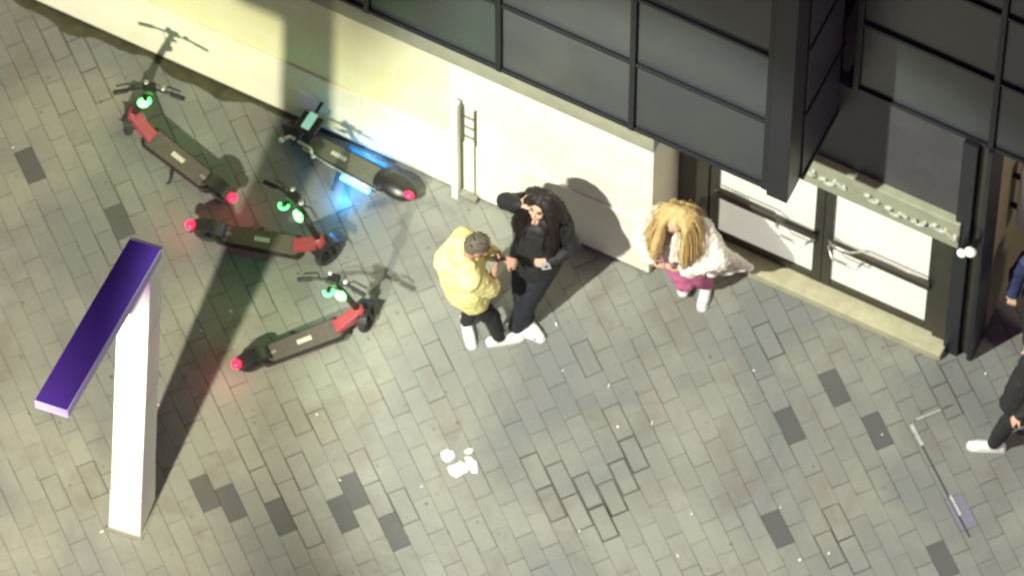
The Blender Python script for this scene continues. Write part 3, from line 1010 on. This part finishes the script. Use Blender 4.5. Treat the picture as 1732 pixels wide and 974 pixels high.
def person(name_label, root, head, face, up, J, mats, opt):
    """head: centre; face: facing unit vector; J: joints in place coordinates; mats: dict"""
    P = empty('person', root, 0)
    tag(P, name_label, 'person')
    r0 = Vector(root)
    H = head - r0
    face = face.normalized(); up = (up - face * up.dot(face)).normalized()
    left = up.cross(face)
    j = {k: v - r0 for k, v in J.items()}
    rotm = Matrix((face, left, up)).transposed()     # columns: forward, left, up

    def hp(f, l, u):
        return H + face * f + left * l + up * u
    b = MB()
    # head: skull, jaw, nose, ears, neck
    b.ball(hp(-0.012, 0, 0.022), (0.096, 0.076, 0.098), rotm, 3)
    b.ball(hp(0.022, 0, -0.05), (0.066, 0.056, 0.075), rotm, 3)
    b.ball(hp(0.055, 0, -0.098), (0.026, 0.026, 0.018), rotm)
    b.cap(hp(0.083, 0, 0.005), hp(0.103, 0, -0.03), 0.008, 0.013)
    b.cap(hp(0.078, 0.028, 0.022), hp(0.078, -0.028, 0.022), 0.012)
    b.ball(hp(0.062, 0.036, -0.03), 0.024); b.ball(hp(0.062, -0.036, -0.03), 0.024)
    b.cap(hp(0.086, 0.012, -0.066), hp(0.086, -0.012, -0.066), 0.008)
    for sgn in (1, -1):
        b.ball(hp(-0.008, 0.077 * sgn, -0.01), (0.018, 0.008, 0.030), rotm)
    b.cap(hp(-0.02, 0, -0.05), j['neck'], 0.05, 0.055)
    b.cap(j['neck'], j['chest'], 0.06, 0.11)
    b.cap(j['shL'], j['shR'], 0.055)
    b.cap(j['chest'], j['waist'], 0.115, 0.10); b.cap(j['waist'], j['pelvis'], 0.10, 0.115)
    for s in 'LR':
        b.cap(j['sh' + s], j['el' + s], 0.046, 0.036); b.cap(j['el' + s], j['wr' + s], 0.036, 0.025)
        b.cap(j['hip' + s], j['kn' + s], 0.075, 0.05); b.cap(j['kn' + s], j['an' + s], 0.05, 0.035)
        b.cap(j['pelvis'], j['hip' + s], 0.09, 0.078)
        hd = j['hd' + s] if 'hd' + s in j else (j['wr' + s] - j['el' + s]) + r0
        hd = Vector(opt.get('handdir' + s, (j['wr' + s] - j['el' + s])))
        add_hand(b, j['wr' + s], hd, Vector(opt.get('palm' + s, (0, 0, -1))), opt.get('curl' + s, 0.6), 1 if s == 'L' else -1)
    body = b.skin('body', mats['skin'], P, 0.0075, 3)
    for sgn in (1, -1):
        MB().ball(hp(0.079, 0.030 * sgn, 0.004), (0.008, 0.014, 0.0075), rotm).build('eye', M_EYE, body, smooth=True)
        MB().cap(hp(0.088, 0.016 * sgn, 0.031), hp(0.080, 0.044 * sgn, 0.028), 0.0045).build('eyebrow', mats['hair'], body, smooth=True)
    MB().ball(hp(0.090, 0, -0.066), (0.006, 0.018, 0.006), rotm).build('mouth', M_LIPS, body, smooth=True)
    # trousers
    b = MB()
    lw = opt.get('leg', 1.0)
    b.cap(j['pelvis'], j['hipL'], 0.115, 0.098); b.cap(j['pelvis'], j['hipR'], 0.115, 0.098)
    b.cap(j['waist'] * .45 + j['pelvis'] * .55, j['pelvis'], 0.115, 0.125)
    for s in 'LR':
        b.cap(j['hip' + s], j['kn' + s], 0.098 * lw, 0.07 * lw)
        b.cap(j['kn' + s], j['an' + s] + Vector((0, 0, 0.02)), 0.07 * lw, 0.052 * lw)
    b.skin('trousers', mats['trousers'], P, 0.012, 4, 0.020, 0.07)
    # shoes
    for s in 'LR':
        a = j['an' + s]
        d = Vector(opt['toe' + s]).normalized()
        ln = opt.get('shoe_len', 1.0)
        bz = a.z - 0.085
        heel = Vector((a.x, a.y, bz)) - d * 0.06 * ln
        toe = Vector((a.x, a.y, bz)) + d * 0.165 * ln
        tilt = opt.get('tilt' + s, 0.0)
        hz = Vector((0, 0, tilt))
        b = MB()
        b.cap(heel + Z * 0.045 + hz, toe + Z * 0.040, 0.038, 0.036)
        b.cap(heel + d * .05 + Z * 0.05 + hz, toe - d * 0.05 + Z * 0.045, 0.043, 0.044)
        b.cap(heel + d * 0.03 + Z * 0.05 + hz, a + Z * 0.02 + hz, 0.042, 0.046)
        sh = b.skin('shoe', mats['shoe'], P, 0.008, 3)
        b = MB()
        n = 14
        sd = Vector((-d.y, d.x, 0))
        prof = [(-0.095, 0.018), (-0.085, 0.032), (-0.02, 0.038), (0.08, 0.044), (0.16, 0.044), (0.195, 0.03), (0.205, 0.012)]
        o_ = Vector((a.x, a.y, bz))
        ringp = [o_ + d * x * ln + sd * y for x, y in prof] + [o_ + d * x * ln - sd * y for x, y in reversed(prof)]
        f_ = lambda q: hz * max(0, min(1, 1 - ((q - o_).dot(d) / ln + 0.09) / 0.25))
        lo = [b.bm.verts.new(q + f_(q) + Z * 0.001) for q in ringp]; hi = [b.bm.verts.new(q + f_(q) + Z * 0.026) for q in ringp]
        b.bm.faces.new(lo[::-1]); b.bm.faces.new(hi)
        for k in range(len(lo)):
            q = (k + 1) % len(lo)
            b.bm.faces.new((lo[k], lo[q], hi[q], hi[k]))
        b.build('sole', mats.get('sole', M_SOLE), sh)
    return P, j, hp, rotm, left, face, up


def std_joints(H, face, left, s=1.0, pelvis_off=Vector((0, 0, 0)), neck_off=Vector((0, 0, 0))):
    """upright joints hung below a head centre"""
    xy = Vector((H.x, H.y, 0))
    J = {}
    J['neck'] = xy - face * 0.035 + neck_off + Z * (H.z - 0.16 * s)
    J['chest'] = xy - face * 0.05 + neck_off + Z * (H.z - 0.33 * s)
    J['waist'] = xy - face * 0.04 + (neck_off + pelvis_off) * .5 + Z * (H.z - 0.53 * s)
    J['pelvis'] = xy - face * 0.04 + pelvis_off + Z * (H.z - 0.68 * s)
    for sg, k in ((1, 'L'), (-1, 'R')):
        J['sh' + k] = xy - face * 0.05 + neck_off + left * 0.165 * sg + Z * (H.z - 0.215 * s)
        J['hip' + k] = J['pelvis'] + left * 0.085 * sg - Z * 0.06
    return J


def sleeve(b, j, s, r0=0.075, r1=0.06, r2=0.05, t=1.0):
    b.cap(j['sh' + s], j['el' + s], r0, r1)
    b.cap(j['el' + s], j['el' + s].lerp(j['wr' + s], t), r1, r2)


def strands(b, rnd, starts, n, r=0.006, wob=0.012):
    """loose locks: each entry is a list of guide points"""
    for k in range(n):
        gi = rnd.randrange(len(starts))
        gpts = starts[gi]
        if gi + 1 < len(starts) and len(starts[gi + 1]) == len(gpts) and (starts[gi + 1][-1][0] - gpts[-1][0]).length < 0.2:
            tt = rnd.random()
            gpts = [(p[0].lerp(q[0], tt), p[1]) for p, q in zip(gpts, starts[gi + 1])]
        off = Vector((rnd.gauss(0, 1), rnd.gauss(0, 1), rnd.gauss(0, .4)))
        pts = []
        m_ = len(gpts)
        for i, q in enumerate(gpts):
            sp = q[1] if isinstance(q, tuple) else 0.03
            base = q[0] if isinstance(q, tuple) else q
            pts.append(base + off * sp * 0.55 + Vector((rnd.uniform(-wob, wob), rnd.uniform(-wob, wob), rnd.uniform(-wob, wob))))
        b.tube(pts, r, 5, r * .35)
    return b


# --- person in the yellow hooded top, looking at a phone
face1 = Vector((0.96, 0.10, -0.28))
fl = Vector((face1.x, face1.y, 0)).normalized(); ll = Z.cross(fl)
H1 = at(808, 417, 1.56)
feetL, feetR = at(789, 552), at(843, 578)
J = std_joints(H1, fl, ll, 1.0, pelvis_off=-fl * 0.03, neck_off=-fl * 0.04)
J['anL'] = feetL + Z * 0.085; J['anR'] = feetR + Z * 0.085
J['knL'] = J['hipL'].lerp(J['anL'], .5) + fl * 0.05; J['knR'] = J['hipR'].lerp(J['anR'], .5) + fl * 0.06
J['elR'] = at(829, 486, 1.08); J['wrR'] = at(838, 450, 1.22)
J['elL'] = J['shL'] + fl * 0.12 + ll * 0.05 - Z * 0.26; J['wrL'] = J['elL'] + fl * 0.19 - ll * 0.17 + Z * 0.10
P, j, hp, rm_, lf, fc, up_ = person('person in a yellow hooded top and black trousers looking down at a phone', at(815, 563), H1, face1, Z, J,
           dict(skin=M_SKIN_TAN, hair=M_HAIR_GREY, trousers=M_BLACKCLOTH, shoe=M_SHOE),
           dict(toeL=(0.25, -1.0, 0), toeR=(0.97, 0.22, 0), handdirR=(0.35, 0.55, 0.55), palmR=(-0.6, 0.5, 0.2), curlR=1.1, curlL=0.9,
                palmL=(0, -0.5, 0.6), shoe_len=1.0))
b = MB()
b.cap(j['shL'], j['shR'], 0.105); b.cap(j['neck'] - Z * .04 - fl * .03, j['chest'], 0.10, 0.16)
b.cap(j['chest'] - fl * .04, j['waist'] - fl * .03, 0.175, 0.185)
b.cap(j['waist'] - fl * .03, j['pelvis'] - Z * 0.03, 0.185, 0.185)
b.cap(j['waist'] - fl * .05 + ll * .06, j['pelvis'] + ll * .05 - Z * 0.05, 0.15, 0.14)
b.cap(j['waist'] - fl * .02 - ll * .07, j['pelvis'] - ll * .07 - Z * 0.08 + fl * .03, 0.15, 0.13)
sleeve(b, j, 'R', 0.10, 0.085, 0.06, 0.25); sleeve(b, j, 'L', 0.10, 0.085, 0.06, 0.6)
# hood lying on the back: a thick open roll
hc = j['neck'] - fl * 0.115 + Z * 0.02
for k in range(9):
    a0 = math.pi * (0.42 + 1.16 * k / 8); a1 = math.pi * (0.42 + 1.16 * (k + 1) / 8)
    f2 = lambda a: hc + fl * (0.105 * math.cos(a) + 0.05) + ll * 0.125 * math.sin(a) + Z * (0.03 * math.cos(a) + 0.01)
    b.cap(f2(a0), f2(a1), 0.047)
b.ball(hc - fl * 0.05 - Z * 0.05, (0.10, 0.12, 0.08))
b.skin('hooded_top', M_YELLOW, P, 0.012, 5, 0.022, 0.06)
b = MB()
b.ball(hp(-0.02, 0, 0.058), (0.098, 0.080, 0.075), rm_, 3); b.ball(hp(-0.052, 0, 0.015), (0.062, 0.074, 0.072), rm_, 3)
rnd = random.Random(1)
for k in range(60):
    a = rnd.uniform(0, 2 * math.pi); t_ = rnd.uniform(0, 1.25)
    nrm = Vector((math.cos(a) * math.sin(t_), math.sin(a) * math.sin(t_), math.cos(t_)))
    q0 = hp(-0.02 + 0.096 * nrm.x, 0.078 * nrm.y, 0.058 + 0.072 * nrm.z)
    q1 = hp(-0.02 + 0.11 * nrm.x + rnd.uniform(-.03, .03), 0.092 * nrm.y + rnd.uniform(-.03, .03), 0.058 + 0.088 * nrm.z)
    b.cone(q0, q0.lerp(q1, .4), 0.016, 0.005, 6)
b.build('hair', M_HAIR_GREY, P, smooth=True)
ph = empty('mobile_phone', at(840, 437, 1.30), 0)
tag(ph, 'black mobile phone held up by the person in yellow', 'phone')
pm_ = Matrix.Rotation(R(-35), 4, 'Z') @ Matrix.Rotation(R(40), 4, 'X')
bx = MB().box((-0.036, -0.005, -0.072), (0.036, 0.005, 0.072), 0.004)
bx.bm.transform(pm_); bx.build('phone_body', M_BLACK, ph)
bx = MB().box((-0.033, -0.0062, -0.066), (0.033, -0.0052, 0.066)); bx.bm.transform(pm_)
bx.build('screen', mat('phone_screen', (0.02, 0.02, 0.025), 0.1, nscale=20, namt=0.3), ph)

# --- woman in black with long dark hair
face2 = Vector((-0.48, -0.82, 0.22))
fl = Vector((face2.x, face2.y, 0)).normalized(); ll = Z.cross(fl)
H2 = at(914, 348, 1.60)
J = std_joints(H2, fl, ll, 1.04, pelvis_off=fl * 0.09, neck_off=fl * 0.015)
J['anL'] = at(874, 560) + Z * 0.085; J['anR'] = at(890, 548) + Z * 0.085
J['knL'] = J['hipL'].lerp(J['anL'], .5) + fl * 0.04; J['knR'] = J['hipR'].lerp(J['anR'], .5) + fl * 0.05
J['elR'] = at(856, 340, 1.47); J['wrR'] = at(880, 346, 1.60)
J['elL'] = at(968, 418, 1.15); J['wrL'] = at(932, 440, 1.06)
P, j, hp, rm_, lf, fc, up_ = person('woman in black with long dark hair and one elbow raised before the wall', at(890, 545), H2, face2, Z, J,
           dict(skin=M_SKIN, hair=M_HAIR_BROWN, trousers=M_NAVY, shoe=M_SHOE),
           dict(toeL=(0.9, -0.25, 0), toeR=(0.6, -0.7, 0), handdirR=(0.5, 0.1, 0.5), palmR=(0.4, 0.2, -0.6), curlR=0.9, handdirL=(-1, -.3, 0), palmL=(0.1, 0.6, -0.3), curlL=0.9, leg=1.28))
b = MB()
b.cap(j['shL'], j['shR'], 0.105); b.cap(j['chest'] + fl * .0, j['waist'], 0.18, 0.19); b.cap(j['waist'], j['pelvis'] - Z * .08, 0.19, 0.21)
b.cap(j['chest'] + ll * .07 + fl * .06, j['chest'] - ll * .07 + fl * .06, 0.09)
sleeve(b, j, 'R', 0.08, 0.075, 0.045, 0.95); sleeve(b, j, 'L', 0.08, 0.07, 0.05, 0.95)
b.skin('jacket', M_BLACKJACKET, P, 0.012, 4, 0.03, 0.09)
# open collar: skin of the throat shows above the neckline
MB().ball(j['neck'] + fl * 0.06 - Z * 0.05, (0.055, 0.03, 0.06)).ball(j['neck'] + fl * 0.085 - Z * 0.10, (0.032, 0.025, 0.04)).skin('throat', M_SKIN, P, 0.008, 2)
b = MB()
b.ball(hp(-0.028, 0, 0.042), (0.104, 0.092, 0.098), rm_, 3)
b.ball(hp(-0.06, 0, -0.06), (0.085, 0.125, 0.14), rm_, 3)
for sg in (1, -1):
    b.ball(hp(-0.02, 0.10 * sg, -0.07), (0.06, 0.05, 0.13), rm_, 3)
    b.ball(j['chest'] + fl * 0.10 + ll * 0.14 * sg + Z * 0.02, (0.07, 0.07, 0.14), None, 3)
gl = []
for sg, lean_ in ((1, 1.22), (-1, 0.85)):
    a = [(hp(0.03, 0.045 * sg, 0.105), 0.03), (hp(0.035, 0.095 * sg, 0.02), 0.035), (hp(0.03, 0.12 * sg * lean_, -0.11), 0.05),
         (j['chest'] + fl * 0.13 + ll * 0.135 * sg * lean_ + Z * 0.05, 0.06), (j['chest'] + fl * 0.16 + ll * 0.12 * sg * lean_ - Z * 0.12, 0.05)]
    gl.append(a)
    bk = [(hp(-0.02, 0.05 * sg, 0.12), 0.03), (hp(-0.06, 0.115 * sg, 0.02), 0.04), (hp(-0.06, 0.15 * sg * lean_, -0.12), 0.05), (j['chest'] + ll * 0.17 * sg * lean_ + Z * 0.0, 0.06)]
    gl.append(bk)
for a in gl:
    for i in range(len(a) - 1):
        b.cap(a[i][0], a[i + 1][0], 0.038, 0.045)
b.skin('hair', M_HAIR_BROWN, P, 0.012, 16, 0.012, 0.03)
b = MB()
strands(b, random.Random(4), [[(q, s_ * 0.9) for q, s_ in a] for a in gl], 320, 0.0035, 0.002)
b.build('hair_locks', M_HAIR_BROWN, P, smooth=True)
ph = empty('mobile_phone', at(922, 446, 1.07), 0)
tag(ph, 'pale grey mobile phone in the hand of the woman in black', 'phone')
pm_ = Matrix.Rotation(R(12), 4, 'Z') @ Matrix.Rotation(R(62), 4, 'X')
bx = MB().box((-0.034, -0.005, -0.07), (0.034, 0.005, 0.07), 0.004); bx.bm.transform(pm_)
bx.build('phone_body', mat('phone_grey', (0.42, 0.42, 0.44), 0.4, nscale=30, namt=0.1), ph)
bx = MB().box((-0.012, 0.0052, 0.04), (0.012, 0.008, 0.064), 0.001); bx.bm.transform(pm_)
bx.build('phone_camera', M_BLACK, ph)

# --- blond woman in white fur coat
face3 = Vector((-0.25, -0.80, -0.75))
fl = Vector((face3.x, face3.y, 0)).normalized(); ll = Z.cross(fl)
H3 = at(1145, 373, 1.52)
J = std_joints(H3, fl, ll, 1.0, pelvis_off=Vector((0.06, 0.0, 0)), neck_off=-fl * 0.03)
J['anL'] = at(1195, 488) + Z * 0.085; J['anR'] = at(1158, 462, 0.10) + Z * 0.085
J['knR'] = at(1158, 478, 0.50); J['knL'] = J['hipL'].lerp(J['anL'], .5) + fl * 0.05
J['elR'] = J['shR'] - ll * 0.10 + fl * 0.08 - Z * 0.24; J['wrR'] = J['elR'] + fl * 0.17 + ll * 0.14 + Z * 0.05
J['elL'] = J['shL'] + ll * 0.17 + fl * 0.10 - Z * 0.20; J['wrL'] = J['elL'] + fl * 0.16 - ll * 0.22 + Z * 0.02
P, j, hp, rm_, lf, fc, up_ = person('blond woman in a white fur coat and pink trousers by the doors', at(1172, 492), H3, face3, Z, J,
           dict(skin=M_SKIN, hair=M_HAIR_BLOND, trousers=M_PINK, shoe=M_SHOE),
           dict(toeL=(-0.22, -1, 0), toeR=(-0.1, -1, 0), tiltR=0.03, curlR=1.0, curlL=1.0, palmR=(0.4, 0.4, 0.3), palmL=(-0.4, 0.4, 0.3), leg=1.12))
b = MB()
b.cap(j['shL'], j['shR'], 0.10); b.cap(j['chest'], j['waist'], 0.17, 0.175); b.cap(j['waist'], j['pelvis'] + Z * .24, 0.155, 0.13)
sleeve(b, j, 'R', 0.095, 0.085, 0.07, 0.9); sleeve(b, j, 'L', 0.105, 0.10, 0.08, 0.9)
# left front of the coat swings out
for t_ in (0.0, 0.5, 1.0):
    q0 = j['shL'].lerp(j['elL'], 0.25 + .5 * t_)
    q1 = (at(1205 + 62 * t_, 462 - 10 * t_, 0.66) - Vector(P.location))
    b.cap(q0, q1, 0.075, 0.035)
    b.cap(q0.lerp(q1, .5), q1, 0.06, 0.03)
b.cap(at(1200, 460, 0.66) - Vector(P.location), at(1266, 451, 0.66) - Vector(P.location), 0.033)
b.cap(j['shR'] - Z * .05, at(1124, 415, 0.95) - Vector(P.location), 0.09, 0.055)
b.skin('fur_coat', M_FUR, P, 0.012, 3, 0.04, 0.045)
b = MB()
H3l = H3 - Vector(P.location)
b.ball(H3l + Z * 0.045 - fl * .01, (0.098, 0.095, 0.09), None, 3)
gl = []
for sg in (1, -1):
    for k in range(7):
        q = k / 6
        f0 = 0.10 - 0.16 * q
        gl.append([(H3l + Z * 0.125 + ll * 0.03 * sg - fl * (0.02 + .03 * q), 0.02),
                   (H3l + Z * 0.07 + ll * (0.09 + .02 * q) * sg + fl * (f0 * .8), 0.03),
                   (H3l - Z * 0.05 + ll * (0.105 + .03 * q) * sg + fl * f0, 0.04),
                   (H3l - Z * 0.19 + ll * (0.115 + .06 * q) * sg + fl * (f0 + .07), 0.05),
                   (H3l - Z * (0.33 - .05 * q) + ll * (0.12 + .09 * q) * sg + fl * (f0 + .09), 0.05)])
for k in range(3):
    gl.append([(H3l + Z * 0.13 - fl * 0.02 + ll * .05 * (k - 1), 0.02), (H3l + Z * 0.06 - fl * 0.11 + ll * .06 * (k - 1), 0.03),
               (H3l - Z * 0.10 - fl * 0.14 + ll * .09 * (k - 1), 0.04), (H3l - Z * 0.28 - fl * 0.15 + ll * .1 * (k - 1), 0.05)])
for a in gl:
    for i in range(len(a) - 1):
        b.cap(a[i][0], a[i + 1][0], 0.028 if i == 0 else 0.036, 0.034)
b.skin('hair', M_HAIR_BLOND, P, 0.010, 8, 0.016, 0.04)
b = MB()
strands(b, random.Random(9), [[(q + fl * .01, s_ * 1.35) for q, s_ in a] for a in gl], 420, 0.0042, 0.004)
b.build('hair_locks', M_HAIR_BLOND, P, smooth=True)

# --- person walking in from the right, black coat
face4 = Vector((-0.95, -0.25, -0.1))
fl = Vector((face4.x, face4.y, 0)).normalized(); ll = Z.cross(fl)
H4 = at(1752, 588, 1.60)
J = std_joints(H4, fl, ll, 1.0)
J['anL'] = at(1680, 758) + Z * 0.085; J['anR'] = at(1775, 716, 0.06) + Z * 0.085
J['knL'] = J['hipL'].lerp(J['anL'], .5) + fl * 0.07; J['knR'] = J['hipR'].lerp(J['anR'], .5) + fl * 0.09
for s, sg in (('L', 1), ('R', -1)):
    J['el' + s] = J['sh' + s] + ll * 0.05 * sg - Z * 0.27 + fl * (0.06 * sg); J['wr' + s] = J['el' + s] - Z * 0.20 + fl * (0.14 if sg > 0 else 0.02)
P, j, hp, rm_, lf, fc, up_ = person('person in a long black coat and white shoes striding in at the right edge', at(1735, 735), H4, face4, Z, J,
           dict(skin=M_SKIN, hair=M_HAIR_BLACK, trousers=M_BLACKCLOTH, shoe=M_SHOE),
           dict(toeL=(-1, 0.08, 0), toeR=(-0.9, -0.3, 0), tiltR=0.06, leg=1.05))
b = MB()
b.cap(j['shL'], j['shR'], 0.09); b.cap(j['chest'], j['waist'], 0.16, 0.165); b.cap(j['waist'], j['pelvis'], 0.165, 0.18)
b.cap(j['pelvis'], j['pelvis'] - Z * 0.28 + fl * .04, 0.18, 0.20)
b.cap(j['waist'] + fl * .06, j['pelvis'] - Z * 0.26 + fl * .16, 0.14, 0.11)
sleeve(b, j, 'R', 0.08, 0.07, 0.05, 0.95); sleeve(b, j, 'L', 0.08, 0.07, 0.05, 0.95)
b.skin('coat', M_BLACKJACKET, P, 0.012, 4, 0.03, 0.09)
b = MB(); b.ball(hp(-0.025, 0, 0.045), (0.102, 0.088, 0.094), rm_, 3).ball(hp(-0.055, 0, -0.02), (0.07, 0.09, 0.09), rm_, 3)
b.skin('hair', M_HAIR_BLACK, P, 0.010, 3, 0.02, 0.03)
bag = empty('shoulder_bag', at(1730, 672, 0.70), R(20))
tag(bag, 'white bag hanging beside the person in the black coat', 'bag')
MB().box((-0.05, -0.13, -0.12), (0.05, 0.13, 0.12), 0.03).build('bag_body', M_SHOE, bag, smooth=False)
MB().tube([(0, -0.09, 0.11), (0, -0.05, 0.24), (0, 0.05, 0.24), (0, 0.09, 0.11)], 0.008, 6).build('strap', M_SOLE, bag)

# --- person in navy farther up at the right edge
face5 = Vector((-0.3, -0.95, 0.0))
fl = Vector((face5.x, face5.y, 0)).normalized(); ll = Z.cross(fl)
H5 = at(1775, 440, 1.60)
J = std_joints(H5, fl, ll, 1.0)
J['anR'] = at(1742, 604) + Z * 0.085; J['anL'] = at(1788, 596) + Z * 0.085
J['knL'] = J['hipL'].lerp(J['anL'], .5) + fl * 0.05; J['knR'] = J['hipR'].lerp(J['anR'], .5) + fl * 0.05
for s, sg in (('L', 1), ('R', -1)):
    J['el' + s] = J['sh' + s] + ll * 0.07 * sg - Z * 0.27; J['wr' + s] = J['el' + s] - Z * 0.22 + fl * 0.08
P, j, hp, rm_, lf, fc, up_ = person('person in a navy jacket and black trousers by the side wall at the right edge', at(1765, 600), H5, face5, Z, J,
           dict(skin=M_SKIN, hair=M_HAIR_BLACK, trousers=M_BLACKCLOTH, shoe=M_DARKSHOE, sole=M_DARKSHOE),
           dict(toeL=(-0.2, -1, 0), toeR=(-0.4, -1, 0)))
b = MB()
b.cap(j['shL'], j['shR'], 0.085); b.cap(j['chest'], j['waist'], 0.155, 0.16); b.cap(j['waist'], j['pelvis'], 0.16, 0.16)
sleeve(b, j, 'R', 0.08, 0.068, 0.05, 0.95); sleeve(b, j, 'L', 0.08, 0.068, 0.05, 0.95)
b.skin('jacket', M_NAVYJACKET, P, 0.012, 4, 0.03, 0.09)
b = MB(); b.ball(hp(-0.025, 0, 0.045), (0.102, 0.088, 0.094), rm_, 3).ball(hp(-0.055, 0, -0.02), (0.07, 0.09, 0.09), rm_, 3)
b.skin('hair', M_HAIR_BLACK, P, 0.010, 3, 0.02, 0.03)

# ---------------------------------------------------------------- litter and small things
M_PAPER = mat('crumpled_paper', (0.80, 0.79, 0.74), 0.85, nscale=25, namt=0.1, bump=0.6, bscale=60)


def scrap(px, pts, label, seed):
    """a crumpled sheet with a torn outline, real thickness"""
    rr = random.Random(seed)
    p0 = at(*px)
    t = MB()
    P_ = [at(*q) - p0 for q in pts]
    n = 24
    ringv = []
    m_ = len(P_)
    for k in range(n):
        f = k / n * m_; i = int(f); f -= i
        q = P_[i].lerp(P_[(i + 1) % m_], f)
        ringv.append(q * rr.uniform(.94, 1.04))
    prev_t = prev_b = None
    for s_, h in ((1.0, 0.006), (0.68, 0.014), (0.34, 0.009)):
        ct = [t.bm.verts.new(q * s_ + Z * (h + rr.uniform(-.004, .005))) for q in ringv]
        cb = [t.bm.verts.new(v.co - Z * 0.003) for v in ct]
        if prev_t:
            for k in range(n):
                j_ = (k + 1) % n
                t.bm.faces.new((prev_t[k], prev_t[j_], ct[j_], ct[k])); t.bm.faces.new((prev_b[k], cb[k], cb[j_], prev_b[j_]))
        else:
            for k in range(n):
                j_ = (k + 1) % n
                t.bm.faces.new((ct[k], cb[k], cb[j_], ct[j_]))
        prev_t, prev_b = ct, cb
    c = t.bm.verts.new((0, 0, 0.012)); c2 = t.bm.verts.new((0, 0, 0.008))
    for k in range(n):
        j_ = (k + 1) % n
        t.bm.faces.new((prev_t[k], prev_t[j_], c)); t.bm.faces.new((prev_b[j_], prev_b[k], c2))
    o = t.build('paper_scrap', M_PAPER, None)
    o.location = p0 + Z * 0.003
    tag(o, label, 'paper', 'torn white paper on the paving')


scrap((756, 771), [(745, 766), (756, 759), (768, 764), (770, 774), (758, 783), (748, 778)], 'upper left scrap of torn white paper, roundish', 1)
scrap((776, 794), [(757, 791), (778, 780), (792, 785), (793, 797), (772, 808), (760, 803)], 'largest scrap of torn white paper, lowest of the cluster', 2)
scrap((797, 785), [(785, 772), (797, 773), (808, 783), (808, 800), (799, 801), (792, 790)], 'tall narrow scrap of torn white paper at the right of the cluster', 3)
scrap((792, 763), [(784, 764), (793, 757), (801, 760), (799, 766), (790, 769)], 'smallest scrap of torn white paper at the top of the cluster', 4)

bits = [((952, 627), 'white speck of litter on the paving below the man and woman, to the right'), ((1030, 653), 'white speck of litter between two dark joints below the doors side'),
        ((1045, 722), 'white speck of litter straight below the pink trousers, mid pavement'), ((1103, 716), 'white speck of litter farther right of the mid pavement pair'),
        ((1170, 869), 'white speck of litter right of the open jointed pavers'), ((1320, 858), 'white speck of litter above the darkest charcoal paver'),
        ((980, 898), 'white speck of litter left below the open jointed pavers'), ((1147, 940), 'white speck of litter near the bottom edge, mid right'),
        ((1402, 936), 'white speck of litter right of the darkest charcoal paver'), ((713, 823), 'white speck of litter just below the torn paper'),
        ((1492, 735), 'white speck of litter at the corner of a grey paver left of the cover edge'), ((1275, 627), 'white speck of litter below the door step'),
        ((536, 701), 'white speck of litter between the lowest scooter and the torn paper'), ((575, 812), 'white speck of litter left of the torn paper, lower down'),
        ((1353, 947), 'white speck of litter touching the lower end of the darkest charcoal paver'), ((941, 549), 'white speck of litter beside the shoes of the woman in black'),
        ((1667, 632), 'white speck of litter near the foot of the pillar'), ((172, 899), 'white speck of litter left of the totem foot'),
        ((390, 527), 'upper white speck of litter inside the long shadow'), ((340, 560), 'lower white speck of litter inside the long shadow'),
        ((268, 685), 'white speck of litter at the right edge of the totem column'), ((22, 250), 'white speck of litter at the far left edge of the paving')]
bm0 = MB().cone((-0.016, 0, 0.006), (0.016, 0, 0.006), 0.0065, 0.0065, 8).mesh(); bm0.materials.append(M_PAPER)
bm1 = MB().ball((0, 0, 0.006), (0.015, 0.012, 0.007), sub=1).mesh(); bm1.materials.append(M_PAPER)
for k, (q, lab) in enumerate(bits):
    o = bpy.data.objects.new('litter_bit', bm0 if k % 2 else bm1)
    col.objects.link(o)
    o.location = at(*q) + Z * 0.003
    o.rotation_euler = (0, 0, rv.uniform(0, 6.28))
    o.scale = [rv.uniform(.55, .95)] * 3
    tag(o, lab, 'litter', 'tiny white bits of litter on the paving')
ob = MB().ball((0, 0, 0.035), (0.05, 0.04, 0.035)).skin('crumpled_wrapper', M_PAPER, None, 0.008, 1, 0.02, 0.03)
ob.location = at(1644, 585)
tag(ob, 'crumpled white wrapper at the foot of the dark pillar', 'wrapper')

# sunken cover edged with metal and worn white paint at the right
M_EDGE = mat('dark_edge_metal', (0.085, 0.085, 0.075), 0.5, metal=0.4, nscale=20, namt=0.4)
M_WORN = mat('worn_white_paint', (0.50, 0.50, 0.46), 0.7, nscale=40, base2=(0.26, 0.26, 0.23))
cp = at(1540, 714)
t = empty('access_cover', cp, 0)
tag(t, 'paved access cover edged with dark metal and worn white paint beside the walker', 'cover')


def seg(name, a, b_, wd, z0, z1, m):
    a = at(*a) - cp; b_ = at(*b_) - cp
    d = (b_ - a).normalized(); s_ = Vector((-d.y, d.x, 0)) * wd / 2
    MB().hexa([q + Z * z for z in (z0, z1) for q in (a - s_, b_ - s_, b_ + s_, a + s_)]).build(name, m, t)


seg('edge_strip', (1540, 716), (1640, 908), 0.010, -0.012, 0.006, M_EDGE)
seg('edge_strip', (1546, 712), (1612, 684), 0.008, -0.012, 0.006, M_EDGE)
seg('paint_strip', (1541, 718), (1560, 753), 0.030, 0.0065, 0.0085, M_WORN)
seg('paint_strip', (1549, 710), (1592, 693), 0.016, 0.0065, 0.0085, M_WORN)
seg('paint_strip', (1607, 838), (1625, 872), 0.024, 0.0065, 0.0085, M_WORN)
